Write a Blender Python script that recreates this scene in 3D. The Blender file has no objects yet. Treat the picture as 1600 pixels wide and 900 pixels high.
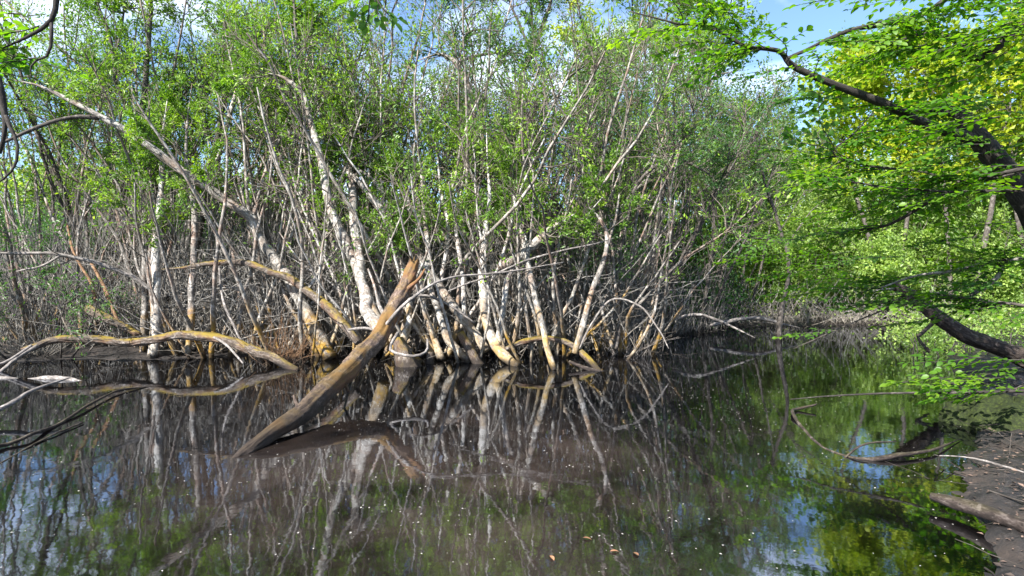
import bpy, math, random
import numpy as np
from mathutils import Vector

rng = np.random.default_rng(11)
random.seed(5)
S = bpy.context.scene
COL = S.collection

# ------------------------------------------------------------------ camera, sky, sun, exposure
CAM_H, FPX, HZ = 1.5, 953.0, 425.0           # eye height, focal length in photo pixels, horizon row
PITCH = math.atan((450 - HZ) / FPX)
cd = bpy.data.cameras.new('camera')
cam = bpy.data.objects.new('camera', cd)
COL.objects.link(cam)
cd.sensor_width = 36
cd.angle = 2 * math.atan(800 / FPX)
cd.clip_end = 600
cam.location = (0, 0, CAM_H)
cam.rotation_euler = (math.pi / 2 - PITCH, 0, 0)
S.camera = cam

SUN = Vector((-0.50, -0.62, 0.66)).normalized()
el = math.asin(SUN.z)
az = math.atan2(SUN.x, SUN.y)
w = bpy.data.worlds.new('World')
S.world = w
w.use_nodes = True
nt = w.node_tree
bg = nt.nodes['Background']
sky = nt.nodes.new('ShaderNodeTexSky')
sky.sky_type = 'NISHITA'
sky.sun_disc = False
sky.sun_elevation = el
sky.sun_rotation = az
sky.air_density = 1.0
sky.dust_density = 0.6
sky.ozone_density = 4.5
tc = nt.nodes.new('ShaderNodeTexCoord')
cn = nt.nodes.new('ShaderNodeTexNoise')
cn.inputs['Scale'].default_value = 2.6
cn.inputs['Detail'].default_value = 7
cr = nt.nodes.new('ShaderNodeValToRGB')
cr.color_ramp.elements[0].position = 0.50
cr.color_ramp.elements[1].position = 0.74
cm = nt.nodes.new('ShaderNodeMixRGB')
cm.inputs['Color2'].default_value = (9.5, 10.0, 11.0, 1)
mp = nt.nodes.new('ShaderNodeMapping')
mp.inputs['Scale'].default_value = (1, 1, 2.2)
nt.links.new(tc.outputs['Generated'], mp.inputs['Vector'])
nt.links.new(mp.outputs['Vector'], cn.inputs['Vector'])
nt.links.new(cn.outputs['Fac'], cr.inputs['Fac'])
nt.links.new(cr.outputs['Color'], cm.inputs['Fac'])
nt.links.new(sky.outputs['Color'], cm.inputs['Color1'])
nt.links.new(cm.outputs['Color'], bg.inputs['Color'])
bg.inputs['Strength'].default_value = 0.088

sl = bpy.data.lights.new('sun', 'SUN')
sl.energy = 5.0
sl.angle = math.radians(0.53)
sl.color = (1.0, 0.955, 0.89)
so = bpy.data.objects.new('sun', sl)
COL.objects.link(so)
so.rotation_euler = SUN.to_track_quat('Z', 'Y').to_euler()
so.location = (-20, -25, 30)

S.view_settings.view_transform = 'Standard'
S.view_settings.look = 'None'
S.view_settings.exposure = 1.72
S.view_settings.gamma = 1.0
S.view_settings.use_curve_mapping = False
cy = S.cycles
cy.max_bounces = 6
cy.diffuse_bounces = 3
cy.glossy_bounces = 3
cy.transmission_bounces = 4
cy.transparent_max_bounces = 8
cy.caustics_reflective = False
cy.caustics_refractive = False
cy.use_denoising = True
cy.sample_clamp_indirect = 6.0

# ------------------------------------------------------------------ placing and terrain
def at(px, py, Y):
    """photo pixel -> point of the world on the vertical plane y = Y"""
    a, b = (px - 800) / FPX, (450 - py) / FPX
    cp, sp = math.cos(PITCH), math.sin(PITCH)
    dy, dz = cp + b * sp, -sp + b * cp
    k = Y / dy
    return np.array((a * k, Y, CAM_H + dz * k))

def gx(px, Y):
    return (px - 800) / FPX * Y

def smooth(a, b, x):
    t = np.clip((x - a) / (b - a), 0, 1)
    return t * t * (3 - 2 * t)

def vnoise(x, y, s=1.0, seed=0):
    x, y = np.asarray(x) * s, np.asarray(y) * s
    v = 0
    for k, (fx, fy, ph) in enumerate(((1.0, 0.63, 0.3), (-0.71, 1.17, 2.1), (1.9, -1.3, 4.2), (2.7, 2.3, 1.1), (-4.1, 3.7, 5.0))):
        v = v + np.sin(x * fx + y * fy + ph + seed) / (1 + 0.6 * k)
    return v / 2.6

def height(x, y):
    x, y = np.asarray(x, float), np.asarray(y, float)
    xr = np.interp(y, [-5, 0, 3, 4.2, 5.3, 6.5, 9, 12, 16, 40], [0.4, 1.3, 2.42, 3.2, 4.05, 4.95, 6.6, 8.6, 11.5, 30]) + 0.15 * vnoise(x, y, 1.7)
    yf = np.interp(x, [-14, -8, -5, -3.2, -1, 2.2, 3.6, 5, 10, 16], [10.0, 10.2, 10.9, 12.3, 12.6, 13.2, 15.2, 16.6, 17.2, 17.6]) + 0.3 * vnoise(x, y, 1.1, 3)
    dr = (x - xr)
    df = (y - yf)
    hr = np.where(dr > 0, 0.02 + 0.13 * np.clip(dr, 0, 3), dr * 0.25)
    hf = np.where(df > 0, 0.02 + 0.07 * np.clip(df, 0, 6) + 0.045 * np.clip(df - 5, 0, 40), df * 0.2)
    hn = np.where(y < 0.6, 0.1 + (0.6 - y) * 0.08, (0.6 - y) * 0.5)
    h = np.maximum(np.maximum(hr, hf), hn)
    h = np.clip(h, -0.42, 3)
    return h + 0.035 * vnoise(x, y, 2.3, 1) * smooth(-0.4, 0.1, h) + (0.026 * vnoise(x, y, 9, 2) + 0.026 * vnoise(x + 0.3 * np.sin(3 * y), y, 21, 4)) * smooth(-0.3, 0.02, h)

# ------------------------------------------------------------------ mesh collecting (all quads, numpy)
class MB:
    def __init__(self):
        self.v, self.f, self.m, self.t, self.s, self.n = [], [], [], [], [], 0
        self.b = []

    def add(self, v, f, mat=0, tint=None, sm=True, bk=None):
        v = np.asarray(v, np.float32).reshape(-1, 3)
        self.b.append(v if bk is None else np.asarray(bk, np.float32).reshape(-1, 3))
        f = np.asarray(f, np.int64).reshape(-1, 4)
        self.v.append(v)
        self.f.append(f + self.n)
        self.n += len(v)
        self.m.append(np.full(len(f), mat, np.int32))
        self.t.append(np.zeros(len(f), np.float32) if tint is None else np.asarray(tint, np.float32))
        self.s.append(np.full(len(f), sm, bool))

    def tubes(self, poly, rad, sides=5, mat=0, lump=0.0, tint=None, ridge=0.0, jag=0.0):
        poly, rad = np.asarray(poly, float), np.asarray(rad, float)
        if poly.ndim == 2:
            poly, rad = poly[None], rad[None]
        N, P, _ = poly.shape
        if N == 0:
            return
        t = np.gradient(poly, axis=1)
        t /= np.linalg.norm(t, axis=2, keepdims=True) + 1e-9
        mean = poly[:, -1] - poly[:, 0]
        ref = np.where(np.abs(mean[:, 2:3]) > 0.75 * np.linalg.norm(mean, axis=1, keepdims=True), [[1.0, 0.13, 0]], [[0, 0.1, 1.0]])
        u = np.cross(t, ref[:, None, :])
        u /= np.linalg.norm(u, axis=2, keepdims=True) + 1e-9
        vv = np.cross(t, u)
        a = np.arange(sides) * 2 * math.pi / sides
        r = rad[:, :, None]
        if lump:
            ph = rng.uniform(0, 6, (N, 1, 1))
            al = np.cumsum(np.linalg.norm(np.diff(poly, axis=1, prepend=poly[:, :1]), axis=2), axis=1)[:, :, None]
            r = r * (1 + lump * np.sin(al * 7 + 2 * a + ph) + lump * 0.8 * np.sin(al * 17 - 3 * a + 2 * ph) + lump * 0.5 * rng.normal(size=(N, P, sides)))
        else:
            r = np.repeat(r, sides, 2)
        if ridge:
            s_ = np.arange(P)[None, :, None]
            for kf in (3, 5, 9, 13):
                r = r * (1 + ridge * (np.abs(np.sin(0.5 * kf * a + rng.uniform(0, 6) + 1.1 * np.sin(s_ * rng.uniform(0.1, 0.35) + rng.uniform(0, 6)))) - 0.6))
        V = poly[:, :, None, :] + r[..., None] * (np.cos(a)[None, None, :, None] * u[:, :, None, :] + np.sin(a)[None, None, :, None] * vv[:, :, None, :])
        if jag:
            V[:, -2] += t[:, -2, None, :] * (r[:, -2] * rng.uniform(-1, 2.2, (N, sides)) * jag)[..., None]
        al = np.cumsum(np.linalg.norm(np.diff(poly, axis=1, prepend=poly[:, :1]), axis=2), axis=1)[:, :, None]
        mr = rad.max(axis=1)[:, None, None]
        off = rng.uniform(0, 50, (N, 1, 1))
        one = np.ones((N, P, sides))
        bk = np.stack([np.cos(a) * mr * one + off, np.sin(a) * mr * one, al * 0.4 * one + off], -1)
        idx = np.arange(N * P * sides).reshape(N, P, sides)
        q = np.stack([idx[:, :-1, :], np.roll(idx, -1, 2)[:, :-1, :], np.roll(idx, -1, 2)[:, 1:, :], idx[:, 1:, :]], -1)
        tt = None
        if tint is not None:
            tt = np.repeat(np.asarray(tint), (P - 1) * sides)
        self.add(V, q, mat, tt, True, bk)

    def leaves(self, p, d, n, size, wid=0.42, mat=1, tint=None, detail=False):
        """leaf blades from base p along d with normal n"""
        M = len(p)
        if M == 0:
            return
        d = d / (np.linalg.norm(d, axis=1, keepdims=True) + 1e-9)
        s = np.cross(d, n)
        s /= np.linalg.norm(s, axis=1, keepdims=True) + 1e-9
        n = np.cross(s, d)
        L = np.asarray(size).reshape(-1, 1)
        W = L * wid * 0.5
        if tint is None:
            tint = rng.random(M)
        if not detail:
            V = np.stack([p, p + d * L * 0.45 + s * W + n * L * 0.08, p + d * L - n * L * 0.08, p + d * L * 0.45 - s * W + n * L * 0.08], 1)
            self.add(V, np.arange(M * 4).reshape(M, 4), mat, tint, False)
        else:
            rows = []
            for q, hw, dz in ((0, 0.06, 0), (0.22, 0.8, 0.02), (0.5, 1.0, 0.02), (0.78, 0.66, -0.02), (1.0, 0.04, -0.1)):
                c = p + d * L * q + n * L * dz
                rows.append(np.stack([c - s * W * hw + n * L * 0.07 * hw, c, c + s * W * hw + n * L * 0.07 * hw], 1))
            V = np.stack(rows, 1)                       # M,5,3,3
            idx = np.arange(M * 15).reshape(M, 5, 3)
            q = np.stack([idx[:, :-1, :-1], idx[:, :-1, 1:], idx[:, 1:, 1:], idx[:, 1:, :-1]], -1)
            self.add(V, q, mat, np.repeat(tint, 8), True)

    def build(self, name, mats, base=(0, 0, 0), parent=None):
        if not isinstance(mats, (list, tuple)):
            mats = [mats]
        v = np.concatenate(self.v) - np.asarray(base, np.float32)
        f = np.concatenate(self.f)
        me = bpy.data.meshes.new(name)
        me.vertices.add(len(v))
        me.vertices.foreach_set('co', v.ravel().astype(np.float32))
        me.loops.add(len(f) * 4)
        me.loops.foreach_set('vertex_index', f.ravel().astype(np.int32))
        me.polygons.add(len(f))
        me.polygons.foreach_set('loop_start', np.arange(0, len(f) * 4, 4, dtype=np.int32))
        me.polygons.foreach_set('loop_total', np.full(len(f), 4, np.int32))
        for m in mats:
            me.materials.append(m)
        me.polygons.foreach_set('material_index', np.concatenate(self.m))
        me.polygons.foreach_set('use_smooth', np.concatenate(self.s))
        at_ = me.attributes.new('tint', 'FLOAT', 'FACE')
        at_.data.foreach_set('value', np.concatenate(self.t))
        bk_ = me.attributes.new('bark_coord', 'FLOAT_VECTOR', 'POINT')
        bk_.data.foreach_set('vector', np.concatenate(self.b).ravel())
        me.update(calc_edges=True)
        o = bpy.data.objects.new(name, me)
        COL.objects.link(o)
        if parent is None:
            o.location = base
        else:
            o.parent = parent
        return o

def tag(o, label, cat, group=None):
    o['label'], o['category'] = label, cat
    if group:
        o['group'] = group
    return o

def root(name, loc, label, cat, group=None):
    e = bpy.data.objects.new(name, None)
    e.empty_display_size = 0.2
    COL.objects.link(e)
    e.location = loc
    return tag(e, label, cat, group)

def curve(pts, n, wob=0.0):
    """Catmull-Rom through control points, n samples, slight natural wobble"""
    p = np.asarray(pts, float)
    k = len(p)
    e = np.vstack([2 * p[0] - p[1], p, 2 * p[-1] - p[-2]])
    out = []
    for t in np.linspace(0, k - 1, n):
        i = min(int(t), k - 2)
        s = t - i
        a, b, c, d = e[i], e[i + 1], e[i + 2], e[i + 3]
        out.append(0.5 * (2 * b + (c - a) * s + (2 * a - 5 * b + 4 * c - d) * s * s + (3 * b - a - 3 * c + d) * s ** 3))
    out = np.array(out)
    if wob:
        s = np.linspace(0, 1, n)[:, None]
        L = np.linalg.norm(np.diff(out, axis=0), axis=1).sum()
        for f in (3, 7, 13):
            out = out + wob * L / f * np.sin(s * f * 2.2 + rng.uniform(0, 6, (1, 3))) * rng.normal(size=(1, 3)) * np.sin(s * math.pi)
    return out

def trace(pts, wob=0.008, taper=False, wk=0.8):
    """pts: (px, py, Y, width in photo px) -> polyline and radii"""
    p = [at(a, b, c) for a, b, c, d in pts]
    r = [0.5 * wk * d / FPX * c for a, b, c, d in pts]
    L = sum(np.linalg.norm(p[i + 1] - p[i]) for i in range(len(p) - 1))
    n = int(max(8, min(60, L / 0.09)))
    q = curve(p, n, wob)
    kk = max(4, int(L / 0.35))
    kn = rng.normal(0, 0.016, (kk, 3))
    kn[0] = kn[-1] = 0
    q = q + np.stack([np.interp(np.linspace(0, kk - 1, n), range(kk), kn[:, a]) for a in range(3)], 1) * min(1.0, L / 2)
    rr = np.interp(np.linspace(0, len(p) - 1, n), range(len(p)), r)
    if taper:
        rr = np.minimum(rr, 0.004 + (rr[0] + 0.02) * np.linspace(1.9, 0, n))
    return q, rr

def capped(q, r):
    d0, d1 = q[0] - q[1], q[-1] - q[-2]
    d0, d1 = d0 / np.linalg.norm(d0), d1 / np.linalg.norm(d1)
    q = np.vstack([q[0] + d0 * r[0] * 0.25, q, q[-1] + d1 * r[-1] * 0.25])
    return q, np.concatenate([[r[0] * 0.05], r, [r[-1] * 0.05]])

LM, LS = 3.2, 1.3

def grow(start, dirs, lens, P, wob, up):
    p = np.array(start, float)
    d = np.array(dirs, float)
    d /= np.linalg.norm(d, axis=1, keepdims=True)
    out = [p]
    st = np.asarray(lens).reshape(-1, 1) / (P - 1)
    for k in range(P - 1):
        d = d + rng.normal(0, wob, d.shape) + np.array([0, 0, up])
        d /= np.linalg.norm(d, axis=1, keepdims=True)
        p = p + d * st
        out.append(p)
    return np.stack(out, 1)

def pick(poly, n, t0, t1, bias=1.0, uneven=0):
    """n points on random polylines: positions, tangents, t, index"""
    N, P, _ = poly.shape
    i = rng.integers(0, N, n)
    if uneven:      # some twigs are much leafier than others
        i = np.minimum((N * rng.random(n) ** uneven).astype(int), N - 1)
    t = t0 + (t1 - t0) * rng.random(n) ** bias
    x = t * (P - 1)
    k = np.minimum(x.astype(int), P - 2)
    s = (x - k)[:, None]
    a, b = poly[i, k], poly[i, k + 1]
    d = b - a
    return a + (b - a) * s, d / (np.linalg.norm(d, axis=1, keepdims=True) + 1e-9), t, i

def side(tan, ang):
    r = rng.normal(size=tan.shape)
    r -= tan * (r * tan).sum(1, keepdims=True)
    r /= np.linalg.norm(r, axis=1, keepdims=True) + 1e-9
    a = np.asarray(ang).reshape(-1, 1)
    return tan * np.cos(a) + r * np.sin(a)

def leaf_on(mb, poly, n, size, wid=0.42, droop=0.15, upn=0.8, mat=1, t0=0.15, detail=False, spread=0.0):
    n = int(n * LM)
    size = size * LS
    if n <= 0:
        return
    p, tan, t, i = pick(poly, n, t0, 1.0, uneven=1.7)
    d = side(tan, rng.uniform(0.35, 1.1, n)) + np.array([0, 0, -droop])
    if spread:
        p = p + rng.normal(0, spread, p.shape)
    nn = rng.normal(0, 0.6, (n, 3)) + np.array([0, 0, upn])
    # tint follows the twig so that neighbouring leaves look alike, plus own variation
    base = rng.random(len(poly))
    tint = np.clip(0.6 * base[i] + 0.4 * rng.random(n), 0, 1)
    mb.leaves(p, d, nn, size * rng.uniform(0.65, 1.25, n), wid, mat, tint, detail)

# ------------------------------------------------------------------ materials
def newmat(name):
    m = bpy.data.materials.new(name)
    m.use_nodes = True
    t = m.node_tree
    b = t.nodes['Principled BSDF']
    return m, t, b

def N(t, kind, **kw):
    n = t.nodes.new(kind)
    for k, v in kw.items():
        if k in n.inputs:
            n.inputs[k].default_value = v
        else:
            setattr(n, k, v)
    return n

def ramp(t, src, stops):
    r = t.nodes.new('ShaderNodeValToRGB')
    e = r.color_ramp.elements
    while len(e) < len(stops):
        e.new(0.5)
    for el_, (p, c) in zip(e, stops):
        el_.position = p
        el_.color = (c, c, c, 1) if isinstance(c, (int, float)) else (*c, 1)
    t.links.new(src, r.inputs['Fac'])
    return r.outputs['Color']

def mix(t, fac, a, b, mode='MIX'):
    m = t.nodes.new('ShaderNodeMixRGB')
    m.blend_type = mode
    for s, v in (('Fac', fac), ('Color1', a), ('Color2', b)):
        if isinstance(v, (int, float)):
            m.inputs[s].default_value = v if s == 'Fac' else (v, v, v, 1)
        elif isinstance(v, tuple):
            m.inputs[s].default_value = (*v, 1)
        else:
            t.links.new(v, m.inputs[s])
    return m.outputs['Color']

def mth(t, op, a, b=0.0, clamp=False):
    m = t.nodes.new('ShaderNodeMath')
    m.operation = op
    m.use_clamp = clamp
    for k, v in ((0, a), (1, b)):
        if isinstance(v, (int, float)):
            m.inputs[k].default_value = v
        else:
            t.links.new(v, m.inputs[k])
    return m.outputs[0]

def bark(name, dark, mid, light, lichen=0.5, moss_base=0.0, moss_top=0.0, moss=(0.22, 0.145, 0.012), rust=0.0, scale=1.0, wet=True, band=0.07):
    m, t, b = newmat(name)
    g = N(t, 'ShaderNodeNewGeometry')
    sep = N(t, 'ShaderNodeSeparateXYZ')
    t.links.new(g.outputs['Position'], sep.inputs[0])
    n1 = N(t, 'ShaderNodeTexNoise', Scale=9.0 * scale, Detail=6.0, Roughness=0.65)
    n2 = N(t, 'ShaderNodeTexNoise', Scale=34.0 * scale, Detail=5.0, Roughness=0.7)
    n3 = N(t, 'ShaderNodeTexNoise', Scale=3.1 * scale, Detail=3.0)
    bc = N(t, 'ShaderNodeAttribute', attribute_name='bark_coord')
    for n in (n1, n3):
        t.links.new(g.outputs['Position'], n.inputs['Vector'])
    t.links.new(bc.outputs['Vector'], n2.inputs['Vector'])
    oi = N(t, 'ShaderNodeObjectInfo')
    c = ramp(t, n2.outputs['Fac'], [(0.30, dark), (0.52, mid), (0.72, light)])
    if lichen:
        lm = ramp(t, n1.outputs['Fac'], [(0.62 - 0.2 * lichen, 0.0), (0.66 - 0.14 * lichen, 1.0)])
        c = mix(t, mth(t, 'MULTIPLY', lm, 0.85), c, light)
        v = N(t, 'ShaderNodeTexVoronoi', Scale=26.0 * scale)
        t.links.new(g.outputs['Position'], v.inputs['Vector'])
        dk = ramp(t, v.outputs['Distance'], [(0.12, 1.0), (0.24, 0.0)])
        c = mix(t, mth(t, 'MULTIPLY', dk, 0.75), c, dark)
    if rust:
        rm = ramp(t, n3.outputs['Fac'], [(0.48, 0.0), (0.62, 1.0)])
        c = mix(t, mth(t, 'MULTIPLY', rm, rust), c, (0.22, 0.098, 0.045))
    if moss_base:
        hz = mth(t, 'ADD', sep.outputs['Z'], mth(t, 'MULTIPLY', n3.outputs['Fac'], -2.6))
        hz = mth(t, 'ADD', mth(t, 'MULTIPLY', hz, 0.5), 0.62)
        mm = ramp(t, hz, [(0.05, 1.0), (0.42, 0.0)])
        hz2 = mth(t, 'MULTIPLY', mm, mth(t, 'MULTIPLY', ramp(t, n1.outputs['Fac'], [(0.36, 0.05), (0.5, 1.0)]), mth(t, 'MULTIPLY', ramp(t, oi.outputs['Random'], [(0.1, 0.3), (0.6, 1.0)]), moss_base)))
        c = mix(t, hz2, c, mix(t, n2.outputs['Fac'], moss, (moss[0] * 1.7, moss[1] * 1.35, moss[2])))
    if moss_top:
        sn = N(t, 'ShaderNodeSeparateXYZ')
        t.links.new(g.outputs['Normal'], sn.inputs[0])
        tm = mth(t, 'ADD', mth(t, 'MULTIPLY', sn.outputs['Z'], 0.30), mth(t, 'MULTIPLY', n3.outputs['Fac'], 0.9))
        tm = mth(t, 'ADD', tm, mth(t, 'MULTIPLY', mix(t, 0.5, n1.outputs['Fac'], n2.outputs['Fac']), 1.1))
        tm = ramp(t, mth(t, 'MULTIPLY', tm, 0.5), [(0.55, 0.0), (0.66, 1.0)])
        c = mix(t, mth(t, 'MULTIPLY', tm, moss_top), c, mix(t, n2.outputs['Fac'], (moss[0] * 0.6, moss[1] * 0.75, moss[2]), (moss[0] * 1.6, moss[1] * 1.5, moss[2])))
    if wet:   # waterlogged dark band just above the waterline
        wz = mth(t, 'ADD', sep.outputs['Z'], mth(t, 'MULTIPLY', n1.outputs['Fac'], -0.12))
        c = mix(t, ramp(t, wz, [(0.0, 0.85), (band, 0.0)]), c, (0.022, 0.017, 0.014))
    t.links.new(c, b.inputs['Base Color'])
    b.inputs['Roughness'].default_value = 0.85
    b.inputs['Specular IOR Level'].default_value = 0.25
    bp = N(t, 'ShaderNodeBump', Strength=0.8, Distance=0.015)
    t.links.new(mix(t, 0.5, n2.outputs['Fac'], n1.outputs['Fac']), bp.inputs['Height'])
    t.links.new(bp.outputs['Normal'], b.inputs['Normal'])
    return m

def leafmat(name, c0, c1, c2, trans=0.42, gloss=0.035, tcol=1.6):
    m = bpy.data.materials.new(name)
    m.use_nodes = True
    t = m.node_tree
    t.nodes.remove(t.nodes['Principled BSDF'])
    out = t.nodes['Material Output']
    a = N(t, 'ShaderNodeAttribute', attribute_name='tint')
    c = ramp(t, a.outputs['Fac'], [(0.0, c0), (0.5, c1), (1.0, c2)])
    g = N(t, 'ShaderNodeNewGeometry')
    nz = N(t, 'ShaderNodeTexNoise', Scale=1.3, Detail=2.0)
    t.links.new(g.outputs['Position'], nz.inputs['Vector'])
    c = mix(t, mth(t, 'MULTIPLY', ramp(t, nz.outputs['Fac'], [(0.42, 0.0), (0.60, 1.0)]), 0.65), c, c0)
    d = N(t, 'ShaderNodeBsdfDiffuse')
    tr = N(t, 'ShaderNodeBsdfTranslucent')
    gl = N(t, 'ShaderNodeBsdfGlossy', Roughness=0.5)
    t.links.new(c, d.inputs['Color'])
    tcn = mix(t, 1.0, c, (tcol, tcol * 1.02, 0.55), 'MULTIPLY')
    t.links.new(tcn, tr.inputs['Color'])
    m1 = N(t, 'ShaderNodeMixShader', Fac=trans)
    m2 = N(t, 'ShaderNodeMixShader', Fac=gloss)
    t.links.new(d.outputs[0], m1.inputs[1])
    t.links.new(tr.outputs[0], m1.inputs[2])
    t.links.new(m1.outputs[0], m2.inputs[1])
    t.links.new(gl.outputs[0], m2.inputs[2])
    t.links.new(m2.outputs[0], out.inputs['Surface'])
    return m

M = {}
M['pale'] = bark('pale_lichen_bark', (0.055, 0.048, 0.042), (0.18, 0.165, 0.145), (0.43, 0.41, 0.375), 0.6, moss_base=0.9, rust=0.25)
M['pale2'] = bark('grey_beige_bark', (0.045, 0.040, 0.036), (0.16, 0.145, 0.13), (0.40, 0.375, 0.345), 0.4, moss_base=0.8, rust=0.35)
M['white'] = bark('white_blotched_bark', (0.07, 0.063, 0.056), (0.24, 0.225, 0.205), (0.50, 0.48, 0.45), 0.9, moss_base=0.75, rust=0.2)
M['grey'] = bark('dark_grey_bark', (0.025, 0.021, 0.018), (0.07, 0.06, 0.052), (0.17, 0.155, 0.14), 0.25)
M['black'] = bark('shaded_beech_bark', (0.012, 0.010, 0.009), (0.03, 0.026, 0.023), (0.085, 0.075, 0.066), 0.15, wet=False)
M['twig'] = bark('twig_bark', (0.04, 0.034, 0.028), (0.115, 0.098, 0.08), (0.27, 0.24, 0.205), 0.0)
M['deadtwig'] = bark('dead_twig_bark', (0.05, 0.046, 0.042), (0.18, 0.17, 0.155), (0.46, 0.44, 0.41), 0.0, moss_base=0.10)
M['redtwig'] = bark('red_brown_dead_twigs', (0.06, 0.036, 0.022), (0.16, 0.092, 0.05), (0.34, 0.22, 0.13), 0.0)
M['log'] = bark('mossy_rotting_log', (0.025, 0.018, 0.014), (0.10, 0.070, 0.055), (0.27, 0.205, 0.17), 0.2, moss_top=0.65, rust=0.8, moss=(0.105, 0.068, 0.016), band=0.42)
M['mosslog'] = bark('yellow_moss_log', (0.025, 0.019, 0.014), (0.085, 0.066, 0.052), (0.26, 0.23, 0.21), 0.15, moss_top=0.95, rust=0.3, moss=(0.14, 0.10, 0.016))
M['wetlog'] = bark('wet_dark_log', (0.010, 0.008, 0.007), (0.035, 0.026, 0.022), (0.12, 0.10, 0.09), 0.2, moss_top=0.25, moss=(0.05, 0.045, 0.012), wet=False)
M['mossy'] = bark('deep_green_moss', (0.006, 0.008, 0.003), (0.016, 0.024, 0.005), (0.045, 0.060, 0.010), 0.0, wet=False)
M['ash'] = bark('bleached_wood', (0.06, 0.053, 0.048), (0.17, 0.152, 0.14), (0.38, 0.35, 0.325), 0.2, wet=False)
M['willow'] = leafmat('willow_leaf', (0.060, 0.150, 0.014), (0.165, 0.305, 0.022), (0.35, 0.49, 0.050))
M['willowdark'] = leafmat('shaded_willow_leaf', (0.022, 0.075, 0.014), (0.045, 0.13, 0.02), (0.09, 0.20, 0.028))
M['bluegreen'] = leafmat('grey_green_leaf', (0.040, 0.115, 0.030), (0.085, 0.19, 0.045), (0.17, 0.29, 0.065))
M['fresh'] = leafmat('fresh_spring_leaf', (0.07, 0.15, 0.025), (0.24, 0.36, 0.07), (0.45, 0.56, 0.16), 0.5)
M['beech'] = leafmat('beech_leaf', (0.035, 0.12, 0.010), (0.095, 0.215, 0.013), (0.22, 0.36, 0.022), 0.55, 0.03, 1.7)
M['yellow'] = leafmat('yellow_spring_leaf', (0.16, 0.26, 0.02), (0.34, 0.42, 0.025), (0.56, 0.56, 0.04), 0.5, 0.02, 1.3)

def ground_mat():
    m, t, b = newmat('mud_and_leaf_litter')
    g = N(t, 'ShaderNodeNewGeometry')
    n1 = N(t, 'ShaderNodeTexNoise', Scale=2.2, Detail=8.0, Roughness=0.7)
    n2 = N(t, 'ShaderNodeTexNoise', Scale=18.0, Detail=6.0, Roughness=0.75)
    v = N(t, 'ShaderNodeTexVoronoi', Scale=17.0)
    for n in (n1, n2, v):
        t.links.new(g.outputs['Position'], n.inputs['Vector'])
    c = ramp(t, n2.outputs['Fac'], [(0.3, (0.006, 0.005, 0.005)), (0.55, (0.018, 0.015, 0.0135)), (0.75, (0.055, 0.045, 0.038))])
    lit = mix(t, v.outputs['Color'], (0.022, 0.015, 0.011), (0.075, 0.052, 0.038))
    c = mix(t, ramp(t, n1.outputs['Fac'], [(0.50, 0.0), (0.66, 0.7)]), c, lit)
    t.links.new(c, b.inputs['Base Color'])
    t.links.new(ramp(t, n1.outputs['Fac'], [(0.4, 0.45), (0.6, 0.9)]), b.inputs['Roughness'])
    bp = N(t, 'ShaderNodeBump', Strength=0.9, Distance=0.03)
    t.links.new(n2.outputs['Fac'], bp.inputs['Height'])
    t.links.new(bp.outputs['Normal'], b.inputs['Normal'])
    return m
M['ground'] = ground_mat()

def water_mat():
    m = bpy.data.materials.new('still_brown_water')
    m.use_nodes = True
    t = m.node_tree
    t.nodes.remove(t.nodes['Principled BSDF'])
    out = t.nodes['Material Output']
    g = N(t, 'ShaderNodeNewGeometry')
    n1 = N(t, 'ShaderNodeTexNoise', Scale=0.55, Detail=6.0, Roughness=0.62)
    n2 = N(t, 'ShaderNodeTexNoise', Scale=5.5, Detail=3.0, Roughness=0.5)
    n3 = N(t, 'ShaderNodeTexNoise', Scale=1.6, Detail=2.0)
    for n in (n1, n2, n3):
        t.links.new(g.outputs['Position'], n.inputs['Vector'])
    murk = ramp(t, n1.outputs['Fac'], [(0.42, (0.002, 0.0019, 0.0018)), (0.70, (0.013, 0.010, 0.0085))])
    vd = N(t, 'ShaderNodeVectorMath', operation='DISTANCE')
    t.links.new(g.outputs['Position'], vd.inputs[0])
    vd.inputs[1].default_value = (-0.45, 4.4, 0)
    sun_patch = mth(t, 'MULTIPLY', ramp(t, mth(t, 'MULTIPLY', vd.outputs['Value'], 0.25), [(0.12, 1.0), (0.62, 0.0)]), ramp(t, n1.outputs['Fac'], [(0.36, 0.1), (0.62, 1.0)]))
    murk = mix(t, sun_patch, murk, (0.072, 0.053, 0.044))  # sunlit area of the silty water, painted as a paler murk colour
    d = N(t, 'ShaderNodeBsdfDiffuse')
    t.links.new(murk, d.inputs['Color'])
    tr = N(t, 'ShaderNodeBsdfTransparent', Color=(0.34, 0.24, 0.17, 1))
    body = N(t, 'ShaderNodeMixShader')
    t.links.new(ramp(t, n1.outputs['Fac'], [(0.38, 0.45), (0.62, 0.8)]), body.inputs['Fac'])
    t.links.new(tr.outputs[0], body.inputs[1])
    t.links.new(d.outputs[0], body.inputs[2])
    gl = N(t, 'ShaderNodeBsdfGlossy', Roughness=0.03)
    gl.inputs['Color'].default_value = (0.84, 0.90, 1.0, 1)
    bp = N(t, 'ShaderNodeBump', Strength=0.075, Distance=0.02)
    t.links.new(mix(t, 0.5, n2.outputs['Fac'], n3.outputs['Fac']), bp.inputs['Height'])
    t.links.new(bp.outputs['Normal'], gl.inputs['Normal'])
    fr = N(t, 'ShaderNodeFresnel', IOR=1.75)
    t.links.new(bp.outputs['Normal'], fr.inputs['Normal'])
    sh = N(t, 'ShaderNodeMixShader')
    t.links.new(mth(t, 'ADD', mth(t, 'MULTIPLY', fr.outputs[0], 0.45), 0.24, True), sh.inputs['Fac'])
    t.links.new(body.outputs[0], sh.inputs[1])
    t.links.new(gl.outputs[0], sh.inputs[2])
    t.links.new(sh.outputs[0], out.inputs['Surface'])
    return m
M['water'] = water_mat()

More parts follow.
